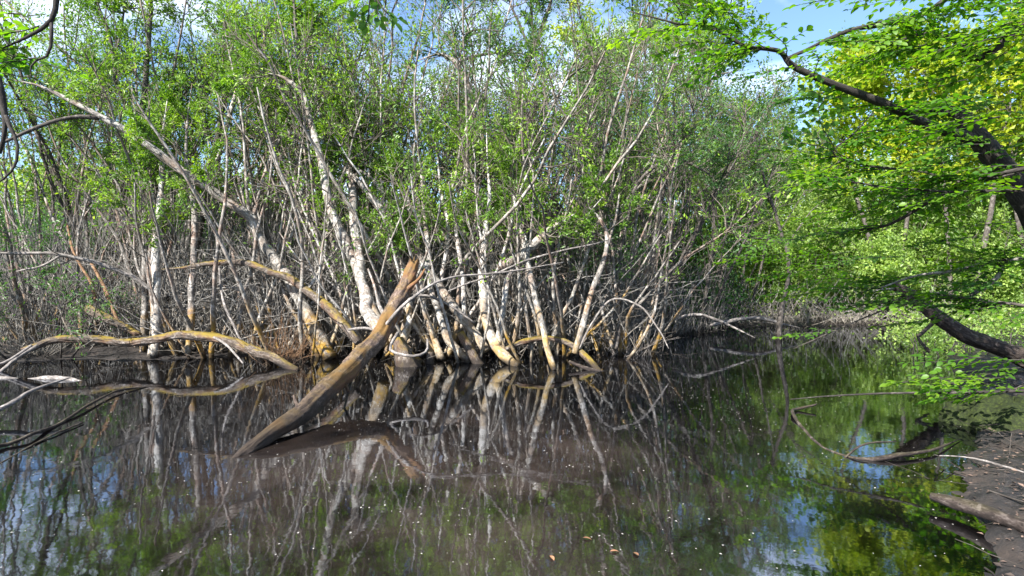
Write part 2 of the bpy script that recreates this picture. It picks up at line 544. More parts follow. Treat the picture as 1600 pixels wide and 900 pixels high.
def plain(name, c, rough=0.7, var=0.4):
    m, t, b = newmat(name)
    a = N(t, 'ShaderNodeAttribute', attribute_name='tint')
    t.links.new(ramp(t, a.outputs['Fac'], [(0.0, tuple(x * (1 - var) for x in c)), (1.0, tuple(min(1, x * (1 + var)) for x in c))]), b.inputs['Base Color'])
    b.inputs['Roughness'].default_value = rough
    return m
M['speck'] = plain('pale_floating_specks', (0.33, 0.31, 0.28))
M['deadleaf'] = plain('orange_brown_dead_leaf', (0.22, 0.11, 0.055))

# ------------------------------------------------------------------ ground and water
def sheet(xs, ys, zf):
    X, Y = np.meshgrid(xs, ys)
    V = np.stack([X, Y, zf(X, Y)], -1)
    ny, nx = X.shape
    i = np.arange(nx * ny).reshape(ny, nx)
    return V, np.stack([i[:-1, :-1], i[:-1, 1:], i[1:, 1:], i[1:, :-1]], -1)

xs = np.concatenate([np.linspace(-260, -22, 18), np.unique(np.concatenate([np.linspace(-20, 20, 240), np.linspace(2, 7, 140)])), np.linspace(22, 260, 18)])
ys = np.concatenate([np.linspace(-80, -3, 12), np.unique(np.concatenate([np.linspace(-2, 24, 190), np.linspace(2.2, 8, 140)])), np.linspace(26, 300, 40)])
mb = MB()
V, F = sheet(xs, ys, height)
mb.add(V, F)
o = mb.build('ground', M['ground'])
o['kind'] = 'structure'
mb = MB()
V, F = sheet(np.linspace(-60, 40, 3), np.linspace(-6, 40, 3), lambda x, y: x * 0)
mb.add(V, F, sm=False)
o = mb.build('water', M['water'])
o['kind'] = 'structure'

# ------------------------------------------------------------------ plants
def crown_from(mb, stems, nb, bl, t0, ntw, twl, nleaf, size, wid=0.4, br=0.011, up=0.05, t1=0.98, ang=(0.5, 1.15), droop=0.15, spread=0.03, dead=0, bias=1.0):
    """limbs, twigs and leaves growing out of stem polylines (N,P,3)"""
    p, tan, t, i = pick(stems, nb, t0, t1, bias)
    L = bl * rng.uniform(0.5, 1.15, nb) * (1.15 - 0.55 * t)
    b1 = grow(p, side(tan, rng.uniform(*ang, nb)), L, 7, 0.13, up)
    taper = np.linspace(1, 0.25, 7)[None]
    mb.tubes(b1, br * rng.uniform(0.6, 1.3, (nb, 1)) * taper, 4, 0)
    n2 = nb * ntw
    p, tan, t, i = pick(b1, n2, 0.25, 1.0)
    b2 = grow(p, side(tan, rng.uniform(0.3, 1.0, n2)), twl * rng.uniform(0.5, 1.3, n2), 4, 0.16, 0.03)
    mb.tubes(b2, 0.0042 * np.ones((n2, 1)) * np.linspace(1, 0.4, 4)[None], 3, 0)
    leaf_on(mb, b2, nleaf, size, wid, droop=droop, spread=spread)
    if dead:
        p, tan, t, i = pick(stems, dead, 0.06, t0 + 0.2)
        b3 = grow(p, side(tan, rng.uniform(0.3, 1.1, dead)), bl * rng.uniform(0.3, 0.9, dead), 6, 0.12, 0.02)
        mb.tubes(b3, 0.006 * np.linspace(1, 0.3, 6)[None] * np.ones((dead, 1)), 3, 0)

def stems_at(base, n, h, spread, lean=(0, 0), rad=0.35, wob=0.06, P=14, up=0.035):
    a = rng.uniform(0, 2 * math.pi, n)
    r = rad * np.sqrt(rng.random(n))
    st = np.stack([base[0] + r * np.cos(a), base[1] + r * np.sin(a), np.full(n, base[2] - 0.25)], 1)
    d = np.stack([np.cos(a) * spread + lean[0], np.sin(a) * spread + lean[1], np.ones(n)], 1) + rng.normal(0, 0.08, (n, 3))
    return grow(st, d, h * rng.uniform(0.65, 1.1, n), P, wob, up)

def shrub(name, label, cat, group, px, Y, n, h, r0, bark_m, leaf_m, nleaf, size=0.06, t0=0.4, spread=0.25, lean=(0, 0), nb=8, bl=1.3, ntw=6, twl=0.45, rad=0.4, wid=0.4, dead=3, wob=0.06, part='stem', droop=0.15, lsp=0.04, bias=1.0):
    x = gx(px, Y)
    base = np.array([x, Y, float(height(x, Y))])
    e = root(name, base, label, cat, group)
    st = stems_at(base, n, h, spread, lean, rad, wob)
    for k in range(n):
        m1 = MB()
        rr = r0 * rng.uniform(0.5, 1.15)
        m1.tubes(st[k], rr * (1 - 0.82 * np.linspace(0, 1, st.shape[1]) ** 0.9) + 0.004, 7, 0, 0.05)
        m1.build(part, M[bark_m], base, e)
    mc = MB()
    crown_from(mc, st, nb * n, bl, t0, ntw, twl, nleaf, size, wid, droop=droop, spread=lsp, dead=dead * n, bias=bias)
    mc.build('crown', [M['twig'], M[leaf_m]], base, e)
    return e

def traced(name, label, cat, parts, crown=None, group=None):
    """parts: (part name, [(px,py,Y,width)], material). A single part without crown is one mesh."""
    polys = [trace(p[1], taper=p[0] in ('limb', 'stem') or (p[0] == 'trunk' and name.endswith('tree'))) for p in parts]
    base = polys[0][0][0].copy()
    if len(parts) == 1 and crown is None:
        m1 = MB()
        m1.tubes(*capped(*polys[0]), 10, 0, 0.05)
        return tag(m1.build(name, M[parts[0][2]], base), label, cat, group)
    e = root(name, base, label, cat, group)
    for (pn, _, mt), (q, r) in zip(parts, polys):
        m1 = MB()
        if pn == 'trunk' and name in ('fallen_log', 'mossy_log'):
            ii = np.linspace(0, len(q) - 1, len(q) * 3)
            q = np.stack([np.interp(ii, range(len(q)), q[:, a]) for a in range(3)], 1)
            r = np.interp(ii, range(len(r)), r)
            m1.tubes(*capped(q, r), 36, 0, 0.035, None, 0.10, 1.0)
            m1.build(pn, M[mt], base, e)
            continue
        m1.tubes(*capped(q, r), 14 if r.max() > 0.06 else 10 if r.max() > 0.03 else 6, 0, 0.07)
        m1.build(pn, M[mt], base, e)
    if crown:
        c = dict(crown)
        which = c.pop('on', range(len(parts)))
        lm = c.pop('leaf', 'willow')
        sts = []
        for k in which:
            q = polys[k][0]
            ii = np.linspace(0, len(q) - 1, 14)
            sts.append(np.stack([np.interp(ii, range(len(q)), q[:, a]) for a in range(3)], 1))
        mc = MB()
        crown_from(mc, np.stack(sts), **c)
        mc.build('crown', [M['twig'], M[lm]], base, e)
    return e

# ---- the leaning snapped log and the other logs in the water
traced('fallen_log', 'thick mossy snapped log leaning from the thicket down into open water', 'log', [
    ('trunk', [(350, 728, 4.78, 3), (385, 709, 5.0, 20), (440, 668, 5.5, 33), (500, 617, 6.3, 39), (556, 566, 7.3, 36), (592, 522, 8.2, 33), (622, 470, 8.9, 29), (636, 440, 9.15, 26), (646, 412, 9.4, 20)], 'log'),
    ('branch', [(596, 516, 8.3, 26), (575, 492, 8.7, 24), (568, 455, 9.3, 22), (560, 400, 10.0, 18), (553, 330, 10.6, 16), (545, 250, 11.2, 13), (540, 160, 11.8, 9)], 'pale'),
    ('branch', [(600, 512, 8.3, 8), (640, 470, 8.2, 6), (700, 440, 8.6, 5), (790, 425, 9.0, 4), (880, 410, 9.4, 2)], 'ash'),
    ('branch', [(622, 520, 8.3, 7), (610, 545, 8.0, 7), (640, 555, 7.9, 6), (665, 548, 8.0, 5), (668, 530, 8.2, 4)], 'ash'),
    ('branch', [(545, 515, 8.6, 6), (575, 512, 8.4, 6), (600, 520, 8.3, 8)], 'ash'),
    ('branch', [(470, 645, 5.9, 11), (462, 628, 5.95, 8), (459, 618, 6.0, 5)], 'log'),
    ('branch', [(530, 592, 6.8, 12), (540, 603, 6.75, 8), (545, 612, 6.7, 5)], 'log'),
    ('branch', [(628, 462, 9.0, 12), (640, 448, 9.0, 9), (655, 436, 9.0, 6), (664, 420, 9.0, 3)], 'log'),
    ('branch', [(606, 500, 8.5, 10), (592, 478, 8.6, 7), (586, 450, 8.8, 5), (575, 420, 9.0, 3)], 'pale2'),
    ('branch', [(562, 556, 7.4, 7), (548, 600, 7.0, 6), (535, 650, 6.6, 4)], 'wetlog'),
], dict(on=[1], nb=14, bl=1.2, t0=0.45, ntw=6, twl=0.45, nleaf=900, size=0.055))
traced('mossy_log', 'low yellow-mossed log arching over the mud at the left water edge', 'log', [
    ('trunk', [(465, 578, 9.3, 10), (440, 566, 9.6, 16), (400, 549, 9.8, 19), (345, 529, 9.9, 18), (290, 522, 10.0, 17), (245, 529, 10.0, 15), (200, 536, 10.0, 15), (150, 532, 9.9, 15), (90, 531, 9.8, 14), (45, 545, 9.6, 11)], 'mosslog'),
    ('branch', [(60, 540, 9.65, 8), (25, 560, 9.4, 7), (-10, 590, 9.0, 6), (-40, 600, 8.8, 5)], 'ash'),
    ('branch', [(50, 540, 9.6, 7), (10, 565, 9.3, 6), (-30, 575, 9.1, 5)], 'ash'),
    ('branch', [(330, 525, 9.9, 7), (350, 535, 9.7, 5), (380, 568, 9.3, 4)], 'ash'),
])
traced('driftwood', 'bleached grey driftwood pole lying on the water at left', 'driftwood', [
    ('trunk', [(-20, 588, 8.6, 11), (40, 592, 8.55, 12), (95, 592, 8.5, 11), (150, 602, 8.3, 10), (205, 605, 8.15, 6)], 'ash'),
    ('branch', [(110, 597, 8.45, 6), (160, 606, 8.2, 5), (190, 615, 7.9, 3)], 'redtwig')])
traced('sunken_branch', 'long dark sunken branch slanting across the lower left water', 'branch', [
    ('stem', [(-30, 700, 5.0, 8), (40, 685, 5.35, 7), (110, 650, 6.2, 6), (175, 612, 7.4, 4), (240, 604, 8.0, 5)], 'wetlog'),
    ('twig', [(-40, 748, 4.4, 5), (60, 690, 5.3, 4), (130, 660, 6.0, 3)], 'wetlog')])
traced('driftwood', 'short pale stick poking from the water below the driftwood pole', 'driftwood', [
    ('stem', [(-15, 647, 6.0, 9), (20, 628, 6.25, 10), (50, 610, 6.5, 7), (110, 590, 6.9, 3)], 'ash')])
traced('fallen_log', 'broken pale log with orange moss slanting behind the left mossy arch', 'log', [
    ('trunk', [(138, 482, 10.7, 16), (165, 497, 10.6, 17), (190, 508, 10.6, 14), (215, 522, 10.5, 10)], 'mosslog'),
    ('branch', [(150, 470, 10.8, 6), (140, 440, 11, 6), (118, 400, 11.2, 5), (105, 350, 11.5, 4)], 'redtwig'),
    ('branch', [(185, 505, 10.6, 6), (165, 455, 10.9, 7), (140, 405, 11.2, 5)], 'redtwig')])
traced('mossy_log', 'thin ochre-mossed arching log between the white fork and the pool', 'log', [
    ('trunk', [(790, 545, 9.9, 8), (820, 534, 10.0, 10), (855, 531, 10.1, 10), (890, 540, 10.0, 11), (918, 560, 9.7, 12), (940, 585, 9.2, 10)], 'mosslog'),
    ('branch', [(890, 565, 9.5, 6), (915, 575, 9.3, 8), (945, 582, 9.2, 5)], 'wetlog')])
traced('sunken_branch', 'dark curved branch hooping out of the water near right bank', 'branch', [
    ('stem', [(1275, 632, 6.6, 4), (1243, 638, 6.5, 6), (1248, 662, 6.0, 7), (1290, 697, 5.2, 9), (1370, 722, 4.8, 10), (1440, 712, 4.95, 13), (1500, 686, 5.4, 14)], 'wetlog'),
    ('twig', [(1320, 715, 4.9, 4), (1350, 695, 5.0, 4), (1400, 690, 5.1, 3)], 'wetlog')])
traced('fallen_log', 'dark snapped mossy trunk rising from right bank among beech leaves', 'log', [
    ('trunk', [(1640, 575, 8.3, 40), (1570, 545, 8.6, 30), (1500, 520, 8.8, 27), (1455, 490, 8.9, 25), (1425, 462, 9.0, 24), (1395, 446, 9.0, 14)], 'wetlog'),
    ('branch', [(1398, 450, 9.0, 8), (1380, 452, 8.9, 6), (1365, 455, 8.8, 3)], 'ash'),
    ('branch', [(1462, 500, 8.9, 8), (1440, 520, 8.6, 7), (1435, 528, 8.5, 6), (1452, 550, 8.2, 5)], 'wetlog')])
traced('fallen_log', 'dark rotting log half in mud at the lower right corner', 'log', [
    ('trunk', [(1455, 775, 3.85, 14), (1490, 783, 3.74, 26), (1530, 795, 3.6, 28), (1575, 812, 3.44, 30), (1640, 838, 3.2, 32)], 'wetlog')])
traced('dead_stick', 'thin bleached stick curved on the mud above the corner log', 'stick', [
    ('stem', [(1468, 712, 4.75, 2), (1510, 713, 4.65, 3), (1555, 725, 4.45, 4), (1600, 738, 4.25, 5)], 'ash')])

# ---- traced trunks of the thicket
CR = dict(bl=1.2, ntw=6, twl=0.42, size=0.055)
traced('willow_tree', 'long pale trunk leaning far left above the left mossy arch', 'tree', [
    ('trunk', [(515, 560, 10.4, 28), (488, 505, 10.5, 24), (462, 455, 10.6, 22), (432, 412, 10.7, 21), (405, 372, 10.7, 20), (388, 335, 10.7, 18), (345, 308, 10.6, 16), (290, 270, 10.4, 16), (225, 222, 10.2, 14), (160, 185, 10.0, 11), (85, 145, 9.8, 9), (10, 122, 9.6, 6)], 'pale'),
    ('limb', [(155, 184, 10, 8), (110, 185, 9.8, 8), (60, 198, 9.5, 7), (10, 220, 9.2, 6), (-30, 240, 9, 5)], 'grey'),
    ('limb', [(395, 340, 10.7, 8), (405, 300, 10.8, 7), (450, 190, 11.2, 6), (480, 100, 11.6, 5), (510, -20, 12, 3)], 'pale2')],
    dict(CR, on=[0, 2], nb=22, t0=0.5, nleaf=1800))
traced('willow_tree', 'low mossy limb arching left from the base of the leaning log', 'tree', [
    ('trunk', [(560, 535, 9.6, 16), (530, 500, 9.8, 18), (500, 470, 10.0, 18), (460, 440, 10.2, 15), (425, 425, 10.3, 13), (380, 412, 10.4, 12), (330, 412, 10.4, 12), (290, 417, 10.4, 9), (250, 421, 10.4, 5)], 'mosslog'),
    ('limb', [(480, 455, 10.1, 7), (500, 420, 10.3, 6), (505, 380, 10.5, 5), (520, 340, 10.7, 4)], 'pale')],
    dict(CR, on=[1], nb=5, t0=0.5, nleaf=250))
traced('willow_tree', 'tall rusty-pale trunk rising left out of the leaning log fork', 'tree', [
    ('trunk', [(600, 540, 9.9, 24), (588, 500, 10.0, 24), (572, 455, 10.1, 20), (548, 395, 10.2, 19), (525, 340, 10.3, 17), (508, 285, 10.4, 15), (495, 230, 10.5, 14), (484, 180, 10.6, 12), (470, 148, 10.6, 11), (440, 122, 10.5, 8), (398, 114, 10.4, 5)], 'pale'),
    ('limb', [(470, 148, 10.6, 7), (468, 90, 10.9, 6), (460, 20, 11.2, 4), (455, -60, 11.5, 3)], 'grey')],
    dict(CR, on=[0, 1], nb=20, t0=0.55, nleaf=1500))
traced('willow_tree', 'long lichened trunk slanting up left across the thicket centre', 'tree', [
    ('trunk', [(760, 548, 10.2, 20), (735, 515, 10.3, 18), (700, 465, 10.4, 17), (668, 420, 10.5, 16), (640, 385, 10.6, 16), (612, 350, 10.7, 17), (585, 312, 10.8, 16), (560, 282, 10.9, 13), (530, 258, 11, 9), (500, 240, 11, 5)], 'pale'),
    ('limb', [(612, 350, 10.7, 9), (590, 290, 10.9, 7), (545, 250, 11.0, 6), (540, 190, 11.2, 5)], 'pale2')],
    dict(CR, on=[0, 1], nb=14, t0=0.7, nleaf=900))
traced('willow_tree', 'white blotched trunk with a forked base at the pool edge', 'tree', [
    ('trunk', [(808, 572, 9.7, 14), (785, 555, 9.9, 24), (770, 530, 10.0, 19), (758, 490, 10.05, 17), (753, 440, 10.1, 15), (754, 390, 10.2, 14), (760, 340, 10.3, 12), (763, 280, 10.5, 9), (760, 200, 10.8, 7)], 'white'),
    ('limb', [(778, 540, 9.95, 14), (783, 500, 10.0, 12), (790, 455, 10.1, 12), (805, 420, 10.2, 12), (822, 398, 10.3, 11), (815, 350, 10.5, 9), (800, 300, 10.7, 7)], 'white')],
    dict(CR, on=[0, 1], nb=16, t0=0.62, nleaf=1100))
traced('broken_branch', 'thick bare broken limb jutting up right beside the white fork', 'branch', [
    ('stem', [(780, 418, 10.2, 16), (805, 405, 10.1, 19), (840, 378, 10.0, 20), (870, 352, 9.9, 16), (898, 334, 9.8, 9)], 'pale')])
traced('willow_tree', 'thin reddish-based stem leaning left just right of white fork', 'tree', [
    ('trunk', [(866, 578, 9.3, 11), (852, 530, 9.5, 13), (838, 475, 9.7, 12), (825, 420, 9.9, 11), (815, 370, 10.1, 10), (806, 310, 10.3, 8), (796, 240, 10.6, 6)], 'pale')],
    dict(CR, nb=10, t0=0.6, nleaf=700))
traced('willow_tree', 'slim pink-grey stem bending right above the ochre arch', 'tree', [
    ('trunk', [(898, 552, 9.8, 13), (908, 510, 9.9, 12), (925, 460, 10.0, 11), (942, 410, 10.1, 10), (950, 375, 10.2, 9), (938, 345, 10.3, 7), (918, 322, 10.4, 5)], 'pale2'),
    ('limb', [(947, 395, 10.15, 6), (960, 350, 10.3, 5), (968, 300, 10.5, 3)], 'pale2')],
    dict(CR, nb=10, t0=0.6, nleaf=700))
traced('alder_tree', 'tall dark straight trunk forking into the sky at centre top', 'tree', [
    ('trunk', [(808, 470, 13.2, 13), (810, 380, 13.2, 12), (810, 270, 13.2, 12), (811, 190, 13.2, 11), (815, 130, 13.2, 11), (832, 75, 13.2, 10), (850, 35, 13.2, 9), (866, -20, 13.2, 8), (880, -90, 13.2, 6)], 'grey'),
    ('limb', [(830, 80, 13.2, 6), (815, 45, 13.2, 5), (795, 0, 13.2, 4), (785, -60, 13.2, 3)], 'grey'),
    ('limb', [(834, 72, 13.2, 6), (830, 20, 13.3, 5), (825, -50, 13.3, 4)], 'grey')],
    dict(bl=1.5, ntw=6, twl=0.5, size=0.06, on=[0, 1, 2], nb=26, t0=0.45, nleaf=2200, leaf='bluegreen'))
traced('willow_tree', 'forked pale stem against sky left of tall dark trunk', 'tree', [
    ('trunk', [(752, 420, 12.2, 13), (748, 300, 12.2, 11), (742, 210, 12.2, 11), (730, 140, 12.2, 10), (710, 100, 12.2, 9), (690, 85, 12.2, 7), (650, 96, 12.2, 4)], 'pale2'),
    ('limb', [(710, 100, 12.2, 7), (740, 88, 12.2, 6), (780, 82, 12.2, 4), (820, 84, 12.2, 3)], 'pale2'),
    ('limb', [(700, 95, 12.2, 5), (685, 60, 12.2, 4), (690, 0, 12.2, 3)], 'pale2')],
    dict(CR, on=[0, 1, 2], nb=20, t0=0.4, nleaf=1300, leaf='bluegreen'))
traced('willow_tree', 'bright pale upright trunk standing behind the left mossy arch', 'tree', [
    ('trunk', [(238, 558, 10.5, 20), (243, 500, 10.5, 18), (246, 440, 10.5, 16), (247, 380, 10.6, 15), (250, 320, 10.7, 12), (252, 240, 10.9, 9), (262, 150, 11.2, 6)], 'white'),
    ('limb', [(236, 552, 10.6, 10), (240, 470, 10.6, 10), (238, 400, 10.7, 9), (243, 340, 10.8, 8), (232, 250, 11, 6)], 'pale2')],
    dict(CR, on=[0, 1], nb=16, t0=0.5, nleaf=1100))
traced('willow_tree', 'greyish upright stem just left of bright pale upright trunk', 'tree', [
    ('trunk', [(222, 556, 10.9, 12), (226, 480, 10.9, 12), (228, 400, 10.9, 11), (226, 320, 11, 9), (215, 220, 11.2, 7), (205, 120, 11.5, 5)], 'pale2')],
    dict(CR, nb=12, t0=0.5, nleaf=900))
traced('willow_tree', 'upright stem with orange stripe right of bright pale upright trunk', 'tree', [
    ('trunk', [(294, 552, 10.3, 13), (297, 480, 10.4, 13), (302, 410, 10.5, 13), (306, 340, 10.6, 12), (300, 300, 10.7, 10), (290, 230, 10.9, 7), (300, 130, 11.2, 5)], 'pale2')],
    dict(CR, nb=12, t0=0.55, nleaf=900))
traced('willow_tree', 'dark brown trunk climbing straight to the upper left sky', 'tree', [
    ('trunk', [(262, 470, 11.8, 12), (250, 340, 11.8, 12), (236, 260, 11.8, 11), (222, 200, 11.8, 11), (228, 120, 11.8, 10), (234, 50, 11.8, 9), (238, -20, 11.8, 8), (242, -90, 11.8, 6)], 'grey'),
    ('limb', [(222, 205, 11.8, 7), (190, 150, 11.6, 8), (178, 110, 11.6, 8), (172, 60, 11.6, 7), (156, 10, 11.6, 6), (150, -40, 11.6, 5)], 'grey'),
    ('limb', [(180, 100, 11.6, 4), (188, 60, 11.7, 4), (196, 0, 11.8, 3)], 'grey')],
    dict(bl=1.4, ntw=6, twl=0.5, size=0.06, on=[0, 1, 2], nb=26, t0=0.35, nleaf=2300))
traced('willow_tree', 'dark curved trunk sweeping right through upper left foliage', 'tree', [
    ('trunk', [(300, 420, 12.0, 11), (330, 260, 12, 10), (345, 180, 12, 10), (362, 110, 12, 10), (385, 65, 12, 9), (430, 35, 12, 7), (480, 5, 12, 5), (520, -30, 12, 4)], 'grey'),
    ('limb', [(350, 160, 12, 6), (372, 130, 12, 7), (358, 190, 11.6, 8), (345, 230, 11.4, 6), (320, 280, 11.2, 4)], 'pale'),
    ('limb', [(395, 58, 12, 5), (430, 52, 12, 4), (490, 42, 12, 3), (540, 20, 12, 2)], 'grey')],
    dict(bl=1.3, ntw=6, twl=0.5, size=0.058, on=[0, 2], nb=22, t0=0.3, nleaf=2000))
traced('willow_tree', 'thin grey bough arching low across the left edge shade', 'tree', [
    ('trunk', [(235, 452, 10.7, 8), (205, 432, 10.6, 9), (150, 411, 10.4, 8), (90, 398, 10.2, 7), (30, 396, 10, 6), (-40, 395, 9.8, 5)], 'ash'),
    ('limb', [(95, 399, 10.2, 5), (60, 418, 10.1, 4), (25, 424, 10, 3)], 'ash')],
    dict(CR, on=[0], nb=8, t0=0.5, nleaf=350, leaf='bluegreen'))
# the close-set stems with ochre bases at the heart of the thicket, one shrub with traced stems
core = [
    ([(690, 562, 10.2, 16), (672, 520, 10.3, 12), (660, 470, 10.4, 10), (655, 400, 10.6, 9), (640, 330, 10.8, 8), (630, 250, 11, 6)], 'pale'),
    ([(735, 566, 10.1, 16), (705, 535, 10.2, 15), (690, 500, 10.3, 13), (675, 450, 10.4, 11), (668, 390, 10.6, 10), (660, 310, 10.8, 8), (655, 230, 11, 6)], 'pale'),
    ([(745, 562, 10.2, 10), (735, 530, 10.3, 10), (728, 480, 10.4, 9), (722, 420, 10.5, 9), (712, 350, 10.7, 8), (705, 270, 10.9, 6)], 'white'),
    ([(655, 570, 10, 22), (630, 540, 10.1, 18), (640, 500, 10.2, 11), (632, 440, 10.4, 10), (620, 380, 10.6, 9), (600, 320, 10.8, 8), (590, 250, 11, 6)], 'pale'),
    ([(615, 555, 10.3, 14), (635, 505, 10.4, 12), (650, 440, 10.5, 13), (650, 380, 10.6, 11), (652, 330, 10.7, 10), (648, 270, 10.9, 8), (650, 200, 11.1, 6)], 'pale2'),
    ([(700, 558, 10.4, 12), (712, 510, 10.5, 9), (718, 450, 10.6, 8), (730, 400, 10.7, 8), (742, 340, 10.8, 7), (750, 280, 11, 5)], 'pale2'),
    ([(670, 555, 10.5, 11), (682, 500, 10.6, 9), (690, 430, 10.7, 8), (700, 360, 10.8, 8), (690, 300, 11, 7), (680, 220, 11.2, 5)], 'white'),
]
traced('willow_shrub', 'close-set pale stems with ochre mossy bases at the thicket heart', 'shrub',
       [('stem', p, m) for p, m in core], dict(CR, nb=46, t0=0.55, nleaf=3000))
traced('willow_tree', 'twin wispy stems flaring up from the right end of the ochre arch', 'tree', [
    ('trunk', [(962, 545, 10.6, 9), (970, 490, 10.7, 8), (965, 430, 10.8, 8), (975, 370, 10.9, 7), (990, 300, 11.2, 6), (1020, 262, 11.4, 8), (1060, 252, 11.5, 7), (1095, 265, 11.5, 5), (1120, 285, 11.5, 3)], 'grey'),
    ('limb', [(958, 545, 10.7, 7), (945, 500, 10.8, 6), (935, 440, 10.9, 6), (925, 380, 11, 5)], 'pale2')],
    dict(CR, on=[0, 1], nb=18, t0=0.45, nleaf=1100, leaf='bluegreen'))
traced('dead_sapling', 'thin leaning sapling rising straight from water before right bank', 'sapling', [
    ('trunk', [(1216, 530, 13.8, 12), (1222, 490, 13.9, 10), (1232, 440, 14, 6.8), (1230, 400, 14, 6.8), (1222, 375, 14, 6.8), (1208, 325, 14, 6.0), (1192, 275, 14, 4.5), (1180, 225, 14, 4.5), (1172, 185, 14, 3.0)], 'grey'),
    ('limb', [(1178, 215, 14, 3.0), (1200, 165, 14, 2.2), (1232, 120, 14, 1.5)], 'grey'),
    ('limb', [(1180, 225, 14, 3.0), (1155, 190, 14, 2.2), (1140, 160, 14, 1.5)], 'grey'),
    ('limb', [(1178, 218, 14, 3.0), (1150, 245, 13.9, 3), (1110, 280, 13.8, 2)], 'grey'),
    ('limb', [(1224, 380, 14, 3.8), (1180, 372, 14, 2.2), (1130, 380, 14, 1.5)], 'grey'),
    ('limb', [(1228, 385, 14, 3.0), (1260, 340, 14, 2.2), (1290, 310, 14, 1.5)], 'grey')],
    dict(bl=0.9, ntw=4, twl=0.35, size=0.055, on=[0, 1, 2, 3], nb=14, t0=0.4, nleaf=260, leaf='bluegreen'))
# arching dead canes right of the thicket
for lab, pp in (('pale dead cane arching from the ochre arch to the right water', [(905, 545, 9.8, 4), (925, 500, 9.9, 4), (960, 468, 10, 4), (1000, 482, 10, 4), (1030, 520, 9.9, 3), (1045, 545, 9.7, 3)]),
                ('grey dead bough lying low over water toward the sapling', [(1050, 500, 12.5, 6), (1090, 492, 12.5, 6), (1130, 505, 12.4, 5), (1180, 528, 12.0, 3)]),
                ('bare broken pole leaning out below the sapling', [(1110, 508, 14.2, 7), (1160, 496, 14.3, 8), (1200, 500, 14.3, 7), (1250, 512, 14.2, 4)]),
                ('long thin bare rod crossing before the white blotched trunk', [(700, 455, 9.6, 3), (760, 432, 9.6, 4), (830, 405, 9.7, 4), (900, 388, 9.8, 3), (960, 372, 9.9, 2)]),
                ('curved pale cane springing left from the core stems', [(742, 505, 9.9, 4), (700, 475, 9.8, 5), (660, 462, 9.7, 5), (630, 470, 9.7, 3)]),
                ('pale whip bending down to the water by the left mossy arch', [(395, 555, 9.9, 5), (370, 520, 10, 5), (350, 470, 10.2, 5), (340, 410, 10.4, 4), (335, 340, 10.6, 3)])):
    traced('dead_branch', lab, 'branch', [('stem', pp, 'ash')])

# ---- shrubs filling the thicket (many stems each)
G1 = 'many-stemmed willow shrubs of the thicket'
rows = [
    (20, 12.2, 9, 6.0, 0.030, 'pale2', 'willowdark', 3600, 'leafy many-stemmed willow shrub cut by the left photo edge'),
    (110, 13.0, 10, 6.6, 0.034, 'pale2', 'willow', 3400, 'grey-stemmed willow shrub behind the broken orange-mossed log'),
    (190, 14.4, 10, 7.4, 0.040, 'grey', 'willow', 3800, 'dark-stemmed willow shrub filling the gap left of the upright trunks'),
    (280, 12.6, 9, 6.2, 0.036, 'pale2', 'willow', 3200, 'willow shrub rising right behind the bright pale upright trunk'),
    (350, 13.4, 10, 6.8, 0.034, 'pale2', 'willow', 3600, 'willow shrub under the long trunk leaning far left'),
    (420, 12.4, 10, 6.0, 0.034, 'pale', 'willow', 3200, 'pale willow shrub behind the red-brown dead brush'),
    (470, 14.6, 9, 7.4, 0.040, 'pale2', 'willow', 3600, 'tall willow shrub behind the rusty-pale trunk top'),
    (540, 13.0, 10, 5.9, 0.036, 'pale', 'willow', 2700, 'pale willow shrub straight behind the leaning log fork'),
    (590, 14.8, 9, 6.6, 0.040, 'pale2', 'willow', 2600, 'willow shrub under the open sky left of centre'),
    (625, 12.4, 10, 5.2, 0.036, 'pale', 'willow', 2600, 'pale willow shrub behind the broken log top'),
    (690, 13.2, 11, 5.8, 0.036, 'pale', 'willow', 2600, 'willow shrub just behind the ochre-based core stems'),
    (730, 14.8, 9, 6.2, 0.038, 'pale2', 'bluegreen', 2000, 'bluish willow shrub behind the white blotched trunk'),
    (790, 12.8, 10, 5.0, 0.034, 'pale', 'willow', 2400, 'willow shrub behind the thick bare broken limb'),
    (850, 13.8, 10, 5.6, 0.036, 'pale2', 'bluegreen', 2400, 'bluish willow shrub right of the tall dark trunk'),
    (900, 12.4, 9, 4.6, 0.032, 'pale2', 'willow', 2200, 'low willow shrub behind the slim pink-grey stem'),
    (950, 14.0, 9, 5.8, 0.034, 'grey', 'bluegreen', 2600, 'grey willow shrub at the right end of the thicket'),
    (1010, 15.2, 9, 5.6, 0.032, 'grey', 'bluegreen', 2800, 'grey-green willow shrub under the arching bough right of thicket'),
    (1075, 16.6, 9, 6.2, 0.034, 'grey', 'bluegreen', 3000, 'dark shaded willow shrub at the right water inlet'),
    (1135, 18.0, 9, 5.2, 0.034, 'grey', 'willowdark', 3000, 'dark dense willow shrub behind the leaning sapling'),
]
for px, Y, n, h, r0, bk, lf, nl, lab in rows:
    mid = 380 < px < 960
    n, r0, Y = n + (14 if mid else 8), r0 * 1.25, (11.5 + (Y - 12.2) * 0.85 if mid else Y)
    h, nl = h * (1.16 if px < 480 else 1.2), int(nl * (0.85 if 480 < px < 960 else 1.1))
    shrub('willow_shrub', lab, 'shrub', G1, px, Y, n, h, r0, bk, lf, nl, spread=0.34, t0=0.62 if mid else 0.61, dead=5, nb=11, ntw=6, wob=0.10, bl=1.1, rad=0.7, lean=(0, 0.14), bias=0.65, droop=0.05)

